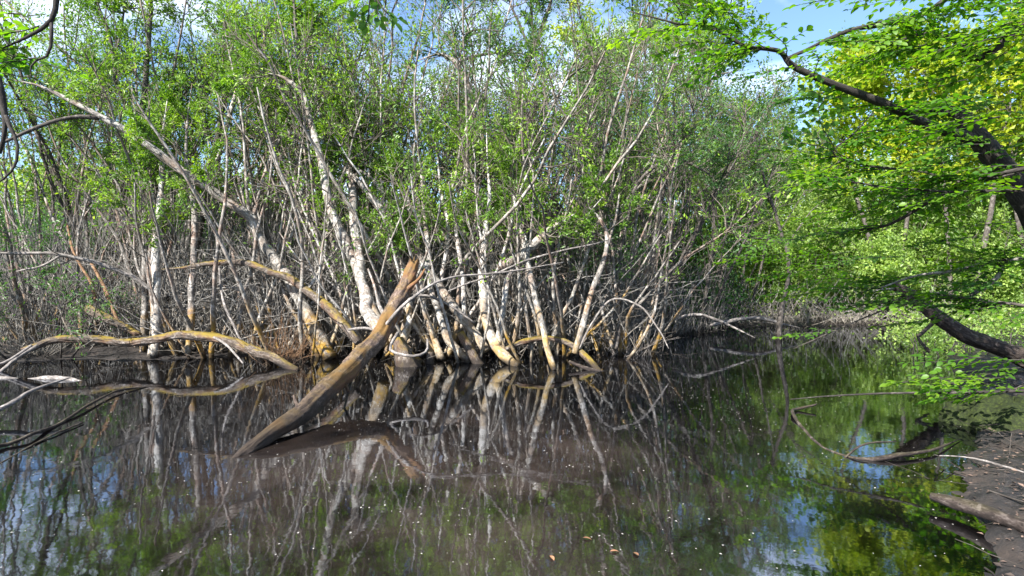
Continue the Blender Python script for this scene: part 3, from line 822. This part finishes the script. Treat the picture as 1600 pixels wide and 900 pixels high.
for px, Y, n, h, bk, lab in (
        (70, 12.0, 9, 4.6, 'pale2', 'fan of thin grey stems behind the grey dead brush at left'),
        (175, 11.6, 9, 4.8, 'pale2', 'fan of thin grey stems left of the greyish upright stem'),
        (395, 11.4, 10, 4.6, 'pale', 'fan of pale stems over the foot of the left mossy arch'),
        (335, 10.9, 9, 4.6, 'pale2', 'fan of thin stems between the orange-striped stem and the long leaning trunk'),
        (470, 10.8, 10, 4.6, 'pale', 'fan of pale stems behind the foot of the long leaning trunk'),
        (545, 10.9, 10, 4.8, 'pale', 'fan of pale stems between long leaning trunk and leaning log'),
        (625, 10.9, 11, 4.6, 'white', 'whitish fan of stems beside the broken log top'),
        (715, 10.8, 11, 4.6, 'white', 'whitish fan of stems crossing behind the core stems'),
        (830, 10.8, 10, 4.4, 'pale', 'fan of stems crossing behind the thick bare broken limb'),
        (905, 11.0, 10, 4.4, 'pale2', 'fan of thin stems around the slim pink-grey stem'),
        (975, 11.6, 9, 4.4, 'pale2', 'fan of thin grey stems behind the pale arching cane')):
    shrub('willow_shrub', lab, 'shrub', G1, px, Y, n + 3, h, 0.042, bk, 'willow', 130, spread=0.42, t0=0.62, dead=6, nb=5, ntw=4, wob=0.11, rad=0.55, lean=(rng.normal(0, 0.12), 0.1), bl=0.9)
mb = MB()
n = 1150
pxs = rng.uniform(230, 1010, n)
Ys = rng.uniform(10.4, 12.6, n)
X = (pxs - 800) / FPX * Ys
st = np.stack([X, Ys, rng.uniform(-0.1, 1.4, n)], 1)
d = rng.normal(0, 0.75, (n, 3)) * np.array([1, 0.5, 0])
d[:, 2] = rng.uniform(0.2, 1.2, n)
po = grow(st, d, rng.uniform(0.6, 2.4, n), 9, 0.13, -0.02)
mb.tubes(po, (0.004 + 0.010 * rng.random((n, 1)) ** 2) * np.linspace(1, 0.3, 9)[None], 5, 0)
p, tan, t, i = pick(po, 1400, 0.2, 0.95)
mb.tubes(grow(p, side(tan, rng.uniform(0.4, 1.2, 1400)), rng.uniform(0.2, 0.7, 1400), 5, 0.16, 0), 0.0035 * np.ones((1400, 1)) * np.linspace(1, 0.4, 5)[None], 3, 0)
o = mb.build('dead_sticks', M['deadtwig'])
o['kind'] = 'stuff'
tag(o, 'pale dead sticks crossing in front of the thicket stems', 'dead sticks')

# ---- trees and bushes behind
G2 = 'trees standing behind the thicket'
back = [
    (-60, 18, 9.5, 'fresh', 5200, 'sunlit yellow-green tree beyond the left photo edge'),
    (90, 20, 10.5, 'fresh', 5600, 'sunlit fresh-leaved tree behind the leaning left trunk tip'),
    (250, 21, 11.5, 'willow', 5200, 'green tree behind the dark trunk climbing to the upper left sky'),
    (400, 22, 11.5, 'willow', 5000, 'green tree behind the dark curved trunk at upper left'),
    (520, 24, 11.0, 'bluegreen', 2600, 'airy bluish tree behind the rusty-pale trunk'),
    (640, 25, 11.0, 'bluegreen', 1700, 'sparse bluish tree in the sky gap left of the forked pale stem'),
    (760, 26, 12.0, 'bluegreen', 1600, 'thin see-through tree between forked pale stem and tall dark trunk'),
    (880, 24, 10.0, 'bluegreen', 1900, 'sparse bluish tree right of the tall dark trunk top'),
    (990, 23, 12.0, 'fresh', 5200, 'yellow-green tree at the right side of the sky gap'),
    (1085, 22, 12.0, 'willow', 4600, 'leafy tree above the arching bough right of the thicket'),
    (1190, 24, 10.5, 'fresh', 4200, 'airy tree behind the leaning sapling top'),
    (1300, 27, 11.5, 'fresh', 4200, 'thin tree seen under the long beech limb'),
    (1420, 25, 9.0, 'fresh', 5200, 'pale sunlit tree on the right bank behind the beech sprays'),
    (1540, 22, 9.0, 'fresh', 5200, 'sunlit tree behind the beech trunk at right'),
    (1680, 20, 9.0, 'fresh', 5200, 'sunlit tree beyond the right photo edge'),
]
for px, Y, h, lf, lab in ((985, 14.6, 9.0, 'fresh', 'slender yellow-green tree rising above the right end of the thicket'),
                          (1075, 15.6, 8.6, 'willow', 'slender green tree rising above the dark water inlet'),
                          (905, 15.0, 8.6, 'bluegreen', 'slender airy tree just right of the tall dark trunk')):
    shrub('willow_tree', lab, 'tree', 'slender trees rising out of the thicket', px, Y, 3, h, 0.05, 'grey', lf, 1500, size=0.055, t0=0.48, spread=0.16, nb=26, bl=1.5, ntw=7, twl=0.5, rad=0.3, wob=0.07, part='trunk', dead=5, bias=0.7)
for px, Y, h, lf, nl, lab in back:
    if px < 960:
        Y, h = Y + 13, (7.4 if px < 330 else 6.2 if px < 480 else 4.6)
    else:
        h = h * (0.92 if 1120 < px < 1360 else 1.0)
    shrub('woodland_tree', lab, 'tree', G2, px, Y, 2, h, 0.10, 'grey', lf, nl, size=0.105, t0=0.22, spread=0.10, nb=34, bl=1.5 if px < 960 else 2.6, ntw=7, twl=0.8, rad=0.25, wid=0.5, dead=6, part='trunk', lsp=0.10)
G3 = 'yellow spring trees beyond the right bank'
for px, Y, h, nl, lab in ((985, 30, 13.0, 1488, 'bright yellow tree crown beside the sky gap'),
                          (1385, 19, 11.5, 1612, 'bright yellow-leaved tree glowing above the long beech limb'),
                          (1500, 17, 10.0, 1984, 'yellow-leaved tree glowing behind the beech trunk'),
                          (1640, 16, 9.5, 1860, 'yellow-leaved tree at the top right corner')):
    shrub('maple_tree', lab, 'tree', G3, px, Y, 2, h, 0.10, 'grey', 'yellow', nl, size=0.13, t0=0.45, spread=0.12, nb=26, bl=2.4, ntw=6, twl=0.7, rad=0.25, wid=0.7, dead=4, part='trunk', lsp=0.12)
G4 = 'leafy bushes on the far right bank'
for px, Y, h, lf, nl, lab in (
        (1010, 19, 3.6, 'willow', 3600, 'green bush behind the right end of thicket'),
        (1095, 20.5, 4.2, 'fresh', 3600, 'pale green bush behind the dark inlet willow'),
        (1180, 20.5, 3.6, 'fresh', 3600, 'bright bush behind the leaning sapling base'),
        (1250, 19.0, 3.0, 'fresh', 3600, 'bright low bush right of the leaning sapling'),
        (1320, 20.0, 3.4, 'fresh', 3800, 'bright bush between sapling and snapped dark trunk'),
        (1390, 18.5, 2.8, 'fresh', 3600, 'sunny low bush over the tip of the snapped dark trunk'),
        (1460, 19.5, 3.4, 'fresh', 3600, 'sunny bush above the snapped dark trunk'),
        (1530, 17.5, 2.8, 'fresh', 3600, 'sunny bush behind the lower beech sprays'),
        (1610, 16.0, 2.8, 'fresh', 3600, 'sunny bush at the right photo edge'),
        (1240, 25.0, 5.0, 'fresh', 4200, 'tall pale bush on the slope behind the sapling'),
        (1370, 25.0, 5.0, 'fresh', 4200, 'tall pale bush on the slope under the beech limb'),
        (1500, 24.0, 5.0, 'fresh', 4200, 'tall pale bush on the slope at right'),
        (30, 24.0, 3.4, 'fresh', 3600, 'yellow-green bush behind the low arching bough at left'),
        (130, 25.0, 3.6, 'fresh', 3600, 'yellow-green bush behind the grey-stemmed left willow')):
    shrub('bush', lab, 'bush', G4 if px > 900 else 'leafy bushes behind the left shore', px, Y, 8, h, 0.022, 'grey', lf, nl, size=0.085, t0=0.12, spread=0.55, nb=9, bl=1.1, ntw=6, twl=0.5, rad=0.9, wid=0.5, dead=2, lsp=0.08)

# ---- woodland far behind and leafy undergrowth, masses nobody could count
def leaf_mass(name, label, cat, n, pxr, Yr, top, size, leafm, z0=0.0, lump=1.0):
    m1 = MB()
    k = int(n / 60)
    px = rng.uniform(*pxr, k)
    Yc = rng.uniform(*Yr, k)
    X = (px - 800) / FPX * Yc
    tz = np.array([top(a) for a in px])
    g = height(X, Yc)
    Zc = g + z0 + tz * rng.random(k) ** 0.85
    c = np.stack([X, Yc, Zc], 1)
    p = np.repeat(c, 60, 0) + rng.normal(0, lump, (k * 60, 3)) * np.array([1, 1, 0.55])
    p[:, 2] = np.maximum(p[:, 2], np.repeat(g, 60) + 0.05)
    tint = np.clip(np.repeat(rng.random(k), 60) * 0.7 + 0.3 * rng.random(k * 60), 0, 1)
    m1.leaves(p, rng.normal(size=p.shape), rng.normal(0, 0.7, p.shape) + np.array([0, 0, 0.8]), size * rng.uniform(0.6, 1.3, len(p)), 0.6, 1, tint)
    # thin stems that carry the leaves
    st = c.copy()
    st[:, 2] = g - 0.1
    hh = np.maximum(Zc - g, 0.3)
    q = st[:, None, :] + (c - st)[:, None, :] * np.linspace(0, 1, 5)[None, :, None] + rng.normal(0, 0.06, (k, 5, 3)) * hh[:, None, None] * np.array([1, 1, 0])
    m1.tubes(q, 0.02 * np.linspace(1, 0.3, 5)[None] * np.ones((k, 1)), 3, 0)
    o = m1.build(name, [M['grey'], M[leafm]])
    o['kind'] = 'stuff'
    tag(o, label, cat)
leaf_mass('far_woodland', 'mass of pale green woodland far behind the pond', 'woodland', 90000, (-250, 1850), (32, 44), lambda p: np.interp(p, [0, 350, 520, 900, 1010, 1150, 1350, 1600], [6.6, 5.4, 3.4, 3.2, 8, 7.5, 7.5, 9]), 0.34, 'fresh', 0, 1.1)
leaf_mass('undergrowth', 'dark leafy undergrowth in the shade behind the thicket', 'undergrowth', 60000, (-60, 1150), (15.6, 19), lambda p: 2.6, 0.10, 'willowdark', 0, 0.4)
leaf_mass('undergrowth', 'bright low undergrowth covering the far right bank', 'undergrowth', 50000, (1040, 1750), (18.5, 27), lambda p: 1.3, 0.10, 'fresh', 0, 0.4)

leaf_mass('undergrowth', 'shaded low green growth on the bank behind the snapped dark trunk', 'undergrowth', 16000, (1390, 1800), (10.5, 18), lambda p: 0.6, 0.07, 'fresh', 0, 0.25)
shrub('willow_shrub', 'low blue-green leafy shrub spilling over the mud at the left edge', 'shrub', G1, 70, 10.9, 8, 1.9, 0.016, 'grey', 'bluegreen', 900, t0=0.25, spread=0.9, rad=0.6, bl=0.6, size=0.05)

# ---- tangled dead brush (stuff nobody could count)
mb = MB()
n = 4600
pxs = rng.uniform(-20, 1130, n)
Ys = rng.uniform(10.9, 15.0, n) + np.where(pxs > 930, 1.2 + (pxs - 930) / 70, 0) + np.where(pxs < 220, 0.4, 0)
X = (pxs - 800) / FPX * Ys
Z = np.maximum(height(X, Ys), -0.2) - 0.1
st = np.stack([X, Ys, Z], 1)
d = rng.normal(0, 0.22, (n, 3)) * np.where(rng.random((n, 1)) < 0.25, 3.0, 1.0)
d[:, 2] = 1
L = 0.7 + 2.7 * rng.random(n) ** 1.3
L = np.where(pxs > 930, L * 0.6, L)
po = grow(st, d, L, 8, 0.09, 0.0)
mb.tubes(po, (0.004 + 0.014 * rng.random((n, 1)) ** 2) * np.linspace(1, 0.35, 8)[None], 4, 0)
n2 = 7000
p, tan, t, i = pick(po, n2, 0.2, 0.95)
mb.tubes(grow(p, side(tan, rng.uniform(0.4, 1.2, n2)), rng.uniform(0.25, 1.0, n2), 5, 0.16, 0), 0.0045 * np.ones((n2, 1)) * np.linspace(1, 0.4, 5)[None], 3, 0)
o = mb.build('brushwood', M['deadtwig'])
o['kind'] = 'stuff'
tag(o, 'tangle of thin pale dead stems filling the thicket', 'brushwood')
mb = MB()
n = 900
pxs = rng.uniform(1000, 1640, n)
Ys = rng.uniform(16.4, 18.6, n)
X = (pxs - 800) / FPX * Ys
st = np.stack([X, Ys, height(X, Ys) - 0.05], 1)
d = rng.normal(0, 0.6, (n, 3))
d[:, 2] = 0.8
po = grow(st, d, rng.uniform(0.5, 1.8, n), 6, 0.14, -0.05)
mb.tubes(po, rng.uniform(0.005, 0.014, (n, 1)) * np.linspace(1, 0.4, 6)[None], 4, 0)
o = mb.build('dead_reeds', M['deadtwig'])
o['kind'] = 'stuff'
tag(o, 'tangled dead stalks along the far right water edge', 'dead reeds')

def brush_clump(name, label, px, py, Y, n, L, mat, spread=0.7, r=0.006):
    b = at(px, py, Y)
    b[2] = max(float(height(b[0], Y)), 0) - 0.05
    m1 = MB()
    st = b + rng.normal(0, 0.12, (n, 3)) * np.array([1.6, 1, 0])
    d = rng.normal(0, spread, (n, 3))
    d[:, 2] = 1
    m1.tubes(grow(st, d, L * rng.uniform(0.4, 1.1, n), 6, 0.10, 0.0), r * rng.uniform(0.6, 1.4, (n, 1)) * np.linspace(1, 0.3, 6)[None], 4, 0)
    tag(m1.build(name, M[mat], b), label, 'dead brush')
brush_clump('dead_brush', 'red-brown dead brush fanning up left of the leaning log', 445, 545, 10.0, 90, 1.0, 'redtwig')
brush_clump('dead_brush', 'low pale dead brush beside the right ochre arch', 985, 545, 11.0, 70, 1.1, 'ash', 0.8, 0.005)
brush_clump('dead_brush', 'grey dead brush on the mud at the left photo edge', 60, 545, 10.6, 90, 1.0, 'deadtwig', 1.0, 0.006)

# stumps at the water line
def stump(label, px, py, Y, h, r, mat, lean=(0, 0)):
    b = at(px, py, Y)
    b[2] = -0.12
    k = np.linspace(0, 1, 9)
    q = np.stack([b[0] + lean[0] * k * h, b[1] + lean[1] * k * h, b[2] + k * (h + 0.12)], 1)
    rr = r * (1.7 - 0.9 * k ** 0.6)
    m1 = MB()
    m1.tubes(*capped(q, rr), 12, 0, 0.10)
    tag(m1.build('tree_stump', M[mat], b), label, 'stump')
stump('ochre mossy stump leaning right of the leaning log', 640, 560, 9.7, 0.42, 0.13, 'mosslog', (-0.5, 0.3))
stump('small reddish stump between the core stems', 672, 552, 10.0, 0.18, 0.06, 'mosslog')
stump('pointed ochre stub under the slanting lichened trunk', 752, 528, 10.0, 0.5, 0.07, 'mosslog', (-0.7, 0.1))
stump('dark stub in water right of the sapling', 1215, 530, 13.6, 0.5, 0.05, 'grey', (0.1, 0))

# ---- beech overhanging from the right bank
def spray(mb, origin, dirn, L, size=0.068, droop=0.10, gap=0.075, tiltn=None):
    """a flat beech spray: main twig, alternate side twigs, alternate leaves"""
    d = np.asarray(dirn, float)
    d = d / np.linalg.norm(d)
    nrm = np.array([rng.normal(0, 0.30), rng.normal(0, 0.30), 1.0]) if tiltn is None else np.asarray(tiltn, float)
    s = np.cross(nrm, d)
    s /= np.linalg.norm(s)
    nrm = np.cross(d, s)
    tb = rng.random()
    k = np.linspace(0, 1, 7)
    main = origin + d * (L * k)[:, None] - np.array([0, 0, 1.0]) * (droop * L * k ** 2)[:, None] + s * (0.06 * L * np.sin(k * 5 + rng.uniform(0, 6)))[:, None]
    mb.tubes(main, np.linspace(0.0055, 0.002, 7), 4, 0)
    twigs = [main]
    sgn = 1
    for q in np.arange(0.12, 0.95, 0.13 / max(L, 0.3)):
        sgn = -sgn
        o = np.array([np.interp(q, k, main[:, a]) for a in range(3)])
        l2 = L * 0.42 * (1.05 - q) * rng.uniform(0.7, 1.2) + 0.06
        dd = d * 0.75 + s * sgn * 0.75
        tw = o + dd * (l2 * np.linspace(0, 1, 4))[:, None] - np.array([0, 0, 1.0]) * (droop * 0.8 * l2 * np.linspace(0, 1, 4) ** 2)[:, None]
        twigs.append(tw)
        mb.tubes(tw, np.linspace(0.003, 0.0015, 4), 3, 0)
    P_, D_, T_ = [], [], []
    for tw in twigs:
        l = np.linalg.norm(tw[-1] - tw[0])
        n = max(2, int(l / (gap * 0.55)))
        ax = (tw[-1] - tw[0]) / (l + 1e-9)
        sd = np.cross(nrm, ax)
        for j in range(n):
            q = (j + 0.7) / n * (len(tw) - 1)
            i = min(int(q), len(tw) - 2)
            P_.append(tw[i] + (tw[i + 1] - tw[i]) * (q - i))
            D_.append(ax * 0.7 + sd * (1 if j % 2 else -1) * 0.75 + rng.normal(0, 0.14, 3) - np.array([0, 0, 0.12]))
            T_.append(np.clip(tb * 0.6 + rng.random() * 0.4, 0, 1))
        P_.append(tw[-1])
        D_.append(ax)
        T_.append(tb)
    P_, D_ = np.array(P_), np.array(D_)
    nn = np.repeat(nrm[None], len(P_), 0) + rng.normal(0, 0.28, (len(P_), 3))
    mb.leaves(P_, D_, nn, size * rng.uniform(0.7, 1.2, len(P_)), 0.62, 1, np.array(T_), True)

def branch_sprays(mb, q, n, t0, t1, L, yaw=(-1, 0.2), size=0.068, droop=0.1):
    for _ in range(n):
        t = rng.uniform(t0, t1) * (len(q) - 1)
        i = min(int(t), len(q) - 2)
        p = q[i] + (q[i + 1] - q[i]) * (t - i)
        ax = q[i + 1] - q[i]
        ax = ax / np.linalg.norm(ax)
        ax[2] *= 0.3
        sd = np.cross([0, 0, 1.0], ax)
        d = ax * 0.8 + sd * rng.choice([-1, 1]) * rng.uniform(0.3, 1.1) + np.array([0, 0, rng.normal(0.0, 0.15)])
        spray(mb, p, d, L * rng.uniform(0.55, 1.15), size, droop)

limbs = [
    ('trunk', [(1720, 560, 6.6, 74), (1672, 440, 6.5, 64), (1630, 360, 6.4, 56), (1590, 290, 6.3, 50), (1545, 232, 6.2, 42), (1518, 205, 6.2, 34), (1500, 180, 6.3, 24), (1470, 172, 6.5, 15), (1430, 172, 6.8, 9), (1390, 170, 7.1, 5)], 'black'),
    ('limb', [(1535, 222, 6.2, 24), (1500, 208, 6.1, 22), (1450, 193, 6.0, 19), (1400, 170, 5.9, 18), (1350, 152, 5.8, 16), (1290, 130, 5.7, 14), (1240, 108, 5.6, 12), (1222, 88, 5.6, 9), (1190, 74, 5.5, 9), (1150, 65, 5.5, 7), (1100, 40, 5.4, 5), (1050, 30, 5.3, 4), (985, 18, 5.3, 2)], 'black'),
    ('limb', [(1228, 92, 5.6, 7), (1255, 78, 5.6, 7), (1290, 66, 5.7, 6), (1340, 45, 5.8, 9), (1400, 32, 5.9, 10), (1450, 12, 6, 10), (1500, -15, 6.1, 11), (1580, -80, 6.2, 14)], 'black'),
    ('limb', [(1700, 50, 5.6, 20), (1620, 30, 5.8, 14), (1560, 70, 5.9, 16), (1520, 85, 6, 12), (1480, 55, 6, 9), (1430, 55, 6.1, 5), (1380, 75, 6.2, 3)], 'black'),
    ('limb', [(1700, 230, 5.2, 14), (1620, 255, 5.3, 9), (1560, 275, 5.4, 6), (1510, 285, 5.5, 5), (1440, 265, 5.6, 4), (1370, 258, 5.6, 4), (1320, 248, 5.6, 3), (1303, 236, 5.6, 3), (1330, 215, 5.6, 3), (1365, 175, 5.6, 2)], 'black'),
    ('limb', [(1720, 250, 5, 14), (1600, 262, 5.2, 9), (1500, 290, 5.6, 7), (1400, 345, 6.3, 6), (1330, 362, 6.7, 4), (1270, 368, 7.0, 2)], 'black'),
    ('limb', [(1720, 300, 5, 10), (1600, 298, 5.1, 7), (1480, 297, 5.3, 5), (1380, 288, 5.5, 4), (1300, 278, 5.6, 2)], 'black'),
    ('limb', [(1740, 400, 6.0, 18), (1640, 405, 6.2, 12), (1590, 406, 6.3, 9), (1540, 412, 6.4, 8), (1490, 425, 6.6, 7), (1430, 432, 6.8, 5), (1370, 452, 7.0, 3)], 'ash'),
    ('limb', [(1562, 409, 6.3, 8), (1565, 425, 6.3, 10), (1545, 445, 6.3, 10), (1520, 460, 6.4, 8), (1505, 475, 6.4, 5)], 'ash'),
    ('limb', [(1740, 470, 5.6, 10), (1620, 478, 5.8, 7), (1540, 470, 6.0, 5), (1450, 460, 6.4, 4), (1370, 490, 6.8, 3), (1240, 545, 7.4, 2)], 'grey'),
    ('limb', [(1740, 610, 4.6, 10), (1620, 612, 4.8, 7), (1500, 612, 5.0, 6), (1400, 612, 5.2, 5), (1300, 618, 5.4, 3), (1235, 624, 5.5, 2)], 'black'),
]
polys = [trace(p[1], 0.004, False, 0.8) for p in limbs]
base = polys[0][0][0].copy()
be = root('beech_tree', base, 'leafy beech tree leaning in from the right bank over the water', 'tree')
for (pn, _, mt), (q, r) in zip(limbs, polys):
    m1 = MB()
    m1.tubes(*capped(q, r), 10 if r.max() > 0.03 else 6, 0, 0.04)
    m1.build(pn, M[mt], base, be)
mc = MB()
branch_sprays(mc, polys[0][0], 12, 0.35, 1, 0.8)
branch_sprays(mc, polys[1][0], 26, 0.08, 0.9, 0.75)
branch_sprays(mc, polys[2][0], 19, 0.2, 1, 0.75)
branch_sprays(mc, polys[3][0], 20, 0.1, 1, 0.8)
branch_sprays(mc, polys[4][0], 24, 0.1, 0.95, 0.7)
branch_sprays(mc, polys[5][0], 17, 0.2, 1, 0.75)
branch_sprays(mc, polys[6][0], 20, 0.2, 1, 0.7)
branch_sprays(mc, polys[7][0], 20, 0.15, 1, 0.8, droop=0.05)
branch_sprays(mc, polys[9][0], 22, 0.15, 0.7, 0.7, droop=0.05)
branch_sprays(mc, polys[10][0], 10, 0.12, 0.5, 0.5, droop=0.05)
# upper sprays of the crown, hanging in from above and right of the picture
for _ in range(90):
    px, py, Y = rng.uniform(1360, 1740), rng.uniform(-120, 260), rng.uniform(4.6, 7.0)
    if px < 1480 and py > 120:
        continue
    spray(mc, at(px, py, Y), np.array([-1, rng.normal(0, 0.5), rng.normal(-0.1, 0.12)]), rng.uniform(0.4, 0.9))
for px, py, Y, L, dx in ((1255, 375, 8.6, 1.1, -1), (1235, 395, 8.8, 1.0, -1), (1290, 420, 8.3, 1.0, -1), (1350, 430, 8.0, 1.0, -1), (1250, 450, 8.2, 0.7, -1), (1340, 330, 7.4, 0.9, -1), (1440, 330, 6.8, 0.9, -1), (1330, 392, 8.2, 1.1, -1), (1400, 400, 8.0, 1.0, -1), (1300, 455, 7.9, 0.8, -1), (1420, 470, 7.6, 0.9, -1), (1480, 500, 7.2, 0.8, -1), (1530, 370, 6.4, 0.7, -1), (1590, 345, 6.0, 0.7, -1), (1560, 440, 6.0, 0.7, -1),
                         (1310, 518, 6.6, 0.45, -1), (1270, 520, 6.5, 0.35, -1), (1540, 560, 5.4, 0.6, -1), (1600, 575, 5.2, 0.6, -1), (1480, 590, 5.5, 0.5, -1), (1620, 560, 5.0, 0.6, -1), (1560, 590, 5.0, 0.5, -1)):
    spray(mc, at(px, py, Y), np.array([dx, rng.normal(0, 0.3), -0.05]), L)
mc.build('crown', [M['black'], M['beech']], base, be)

def overhang(name, label, parts, sprays, leafm, size=0.075):
    polys = [trace(p[1], 0.003) for p in parts]
    b = polys[0][0][0].copy()
    e = root(name, b, label, 'branch')
    for (pn, _, mt), (q, r) in zip(parts, polys):
        m1 = MB()
        m1.tubes(*capped(q, r), 8, 0, 0.05)
        m1.build(pn, M[mt], b, e)
    m2 = MB()
    for px, py, Y, L, d in sprays:
        spray(m2, at(px, py, Y), np.array(d, float), L, size)
    m2.build('foliage', [M['black'], M[leafm]], b, e)
overhang('overhanging_branch', 'dark drooping branch hanging in at the top left corner', [
    ('branch', [(95, -60, 4.2, 12), (86, 0, 4.2, 11), (80, 30, 4.2, 10), (60, 50, 4.2, 7), (30, 65, 4.2, 5), (5, 75, 4.2, 3)], 'black'),
    ('branch', [(80, 30, 4.2, 7), (80, 60, 4.2, 6), (75, 85, 4.2, 5), (55, 95, 4.2, 4), (48, 108, 4.2, 3), (50, 122, 4.2, 2)], 'black')],
    [(60, 40, 4.2, 0.35, (-1, 0, -0.2)), (40, 70, 4.2, 0.3, (-1, 0.2, -0.1)), (20, 85, 4.2, 0.3, (-0.5, 0.4, -0.1)), (60, 92, 4.2, 0.3, (-1, 0, 0)), (30, 20, 4.2, 0.35, (-1, 0, 0)), (70, 100, 4.2, 0.22, (1, 0, -0.2))], 'beech')
overhang('overhanging_branch', 'black crooked branch entering at the left photo edge', [
    ('branch', [(-60, 90, 3.6, 16), (-10, 120, 3.6, 14), (2, 160, 3.6, 13), (8, 195, 3.6, 10), (0, 240, 3.6, 6)], 'black'),
    ('branch', [(8, 180, 3.6, 9), (20, 205, 3.6, 8), (30, 225, 3.6, 6), (28, 255, 3.6, 5), (12, 275, 3.6, 4), (-10, 290, 3.6, 3)], 'black')],
    [(-20, 230, 3.6, 0.2, (-1, 0, 0))], 'beech')
overhang('overhanging_branch', 'small hanging sprig of large dark leaves at the top edge', [
    ('twig', [(585, -60, 3.4, 3), (582, -20, 3.4, 3), (588, 8, 3.4, 2)], 'black')],
    [(584, -12, 3.4, 0.16, (-0.3, 0.2, -0.7)), (588, -2, 3.4, 0.15, (0.5, 0, -0.6)), (580, -20, 3.4, 0.14, (-0.8, 0, -0.3))], 'beech', 0.06)

# ---- right bank details
def mound(name, label, c, sx, sy, sz, mat, cat):
    nu, nv = 26, 14
    a = np.linspace(0, 2 * math.pi, nu, endpoint=False)
    e = np.linspace(0, math.pi / 2 * 0.98, nv)
    A, E = np.meshgrid(a, e)
    r = 1 + 0.16 * np.sin(3 * A + 1) * np.cos(E) + 0.09 * np.sin(7 * A + 5 * E) + rng.normal(0, 0.025, A.shape)
    V = np.stack([c[0] + sx * r * np.cos(E) * np.cos(A), c[1] + sy * r * np.cos(E) * np.sin(A), c[2] - 0.1 + (sz + 0.1) * r * np.sin(E)], -1)
    i = np.arange(nu * nv).reshape(nv, nu)
    j = np.roll(i, -1, 1)
    m1 = MB()
    m1.add(V, np.stack([i[:-1], j[:-1], j[1:], i[1:]], -1))
    return tag(m1.build(name, M[mat], c), label, cat)
c = at(1585, 655, 5.9)
c[2] = float(height(c[0], c[1]))
mound('mossy_hummock', 'dark moss-covered hummock on the right bank edge', c, 0.60, 0.45, 0.22, 'mossy', 'hummock')

# floating specks and litter
mb = MB()
n = 9000
Y = 3.0 + 8.5 * rng.random(n) ** 0.75
X = rng.uniform(-0.86, 0.86, n) * Y
ok = (height(X, Y) < -0.02) & (vnoise(X, Y * 0.7, 1.6, 5) + 0.5 * vnoise(X, Y, 4.5, 8) > rng.normal(0.1, 0.45, n))
X, Y = X[ok], Y[ok]
p = np.stack([X, Y, np.full(len(X), 0.004)], 1)
d = rng.normal(size=(len(X), 3)) * np.array([1, 1, 0])
mb.leaves(p, d, np.tile([0, 0, 1.0], (len(X), 1)) + rng.normal(0, 0.05, (len(X), 3)), 0.005 + 0.014 * rng.random(len(X)) ** 2, 0.7, 0)
o = mb.build('floating_specks', M['speck'])
o['kind'] = 'stuff'
tag(o, 'pale pollen and petal specks floating on the dark water', 'floating specks')
mb = MB()
n = 7000
Y = rng.uniform(2.6, 8, n)
X = rng.uniform(2.2, 7, n)
h = height(X, Y)
ok = h > 0.0
X, Y, h = X[ok], Y[ok], h[ok]
p = np.stack([X, Y, h + 0.012], 1)
mb.leaves(p, rng.normal(size=(len(X), 3)) * np.array([1, 1, 0.1]), np.tile([0, 0, 1.0], (len(X), 1)) + rng.normal(0, 0.25, (len(X), 3)), 0.012 + 0.035 * rng.random(len(X)) ** 2, 0.6, 0)
o = mb.build('leaf_litter', plain('dull_leaf_litter', (0.105, 0.07, 0.052), 0.8, 0.75))
o['kind'] = 'stuff'
tag(o, 'scattered brown dead leaves on the right bank mud', 'leaf litter')
mb = MB()
n = 420
Y = rng.uniform(2.8, 7.5, n)
X = rng.uniform(2.2, 6.5, n)
h = height(X, Y)
ok = h > -0.03
X, Y, h = X[ok], Y[ok], h[ok]
d = rng.normal(size=(len(X), 3)) * np.array([1, 1, 0.06])
po = grow(np.stack([X, Y, h + 0.015], 1), d, rng.uniform(0.08, 0.5, len(X)), 6, 0.12, 0)
mb.tubes(po, (0.002 + 0.006 * rng.random((len(X), 1)) ** 2) * np.linspace(1, 0.5, 6)[None], 5, 0)
o = mb.build('twig_litter', M['grey'])
o['kind'] = 'stuff'
tag(o, 'small dark twigs strewn over the right bank mud', 'twig litter')
for px, py, lab in ((912, 846, 'orange dead leaf floating left of the bright sky reflection'), (955, 868, 'larger orange dead leaf floating just right of its neighbour'), (860, 875, 'pale dead leaf floating at the bottom centre'), (1000, 875, 'brown dead leaf floating at bottom right of centre')):
    Yd = CAM_H * FPX / (py - HZ)
    m1 = MB()
    b = np.array([gx(px, Yd), Yd, 0.006])
    m1.leaves(b[None], rng.normal(size=(1, 3)) * np.array([1, 1, 0]), np.array([[0.1, 0.05, 1.0]]), [0.05], 0.45, 0, None, True)
    tag(m1.build('floating_leaf', M['deadleaf'], b), lab, 'leaf', 'dead leaves floating near the bottom edge')
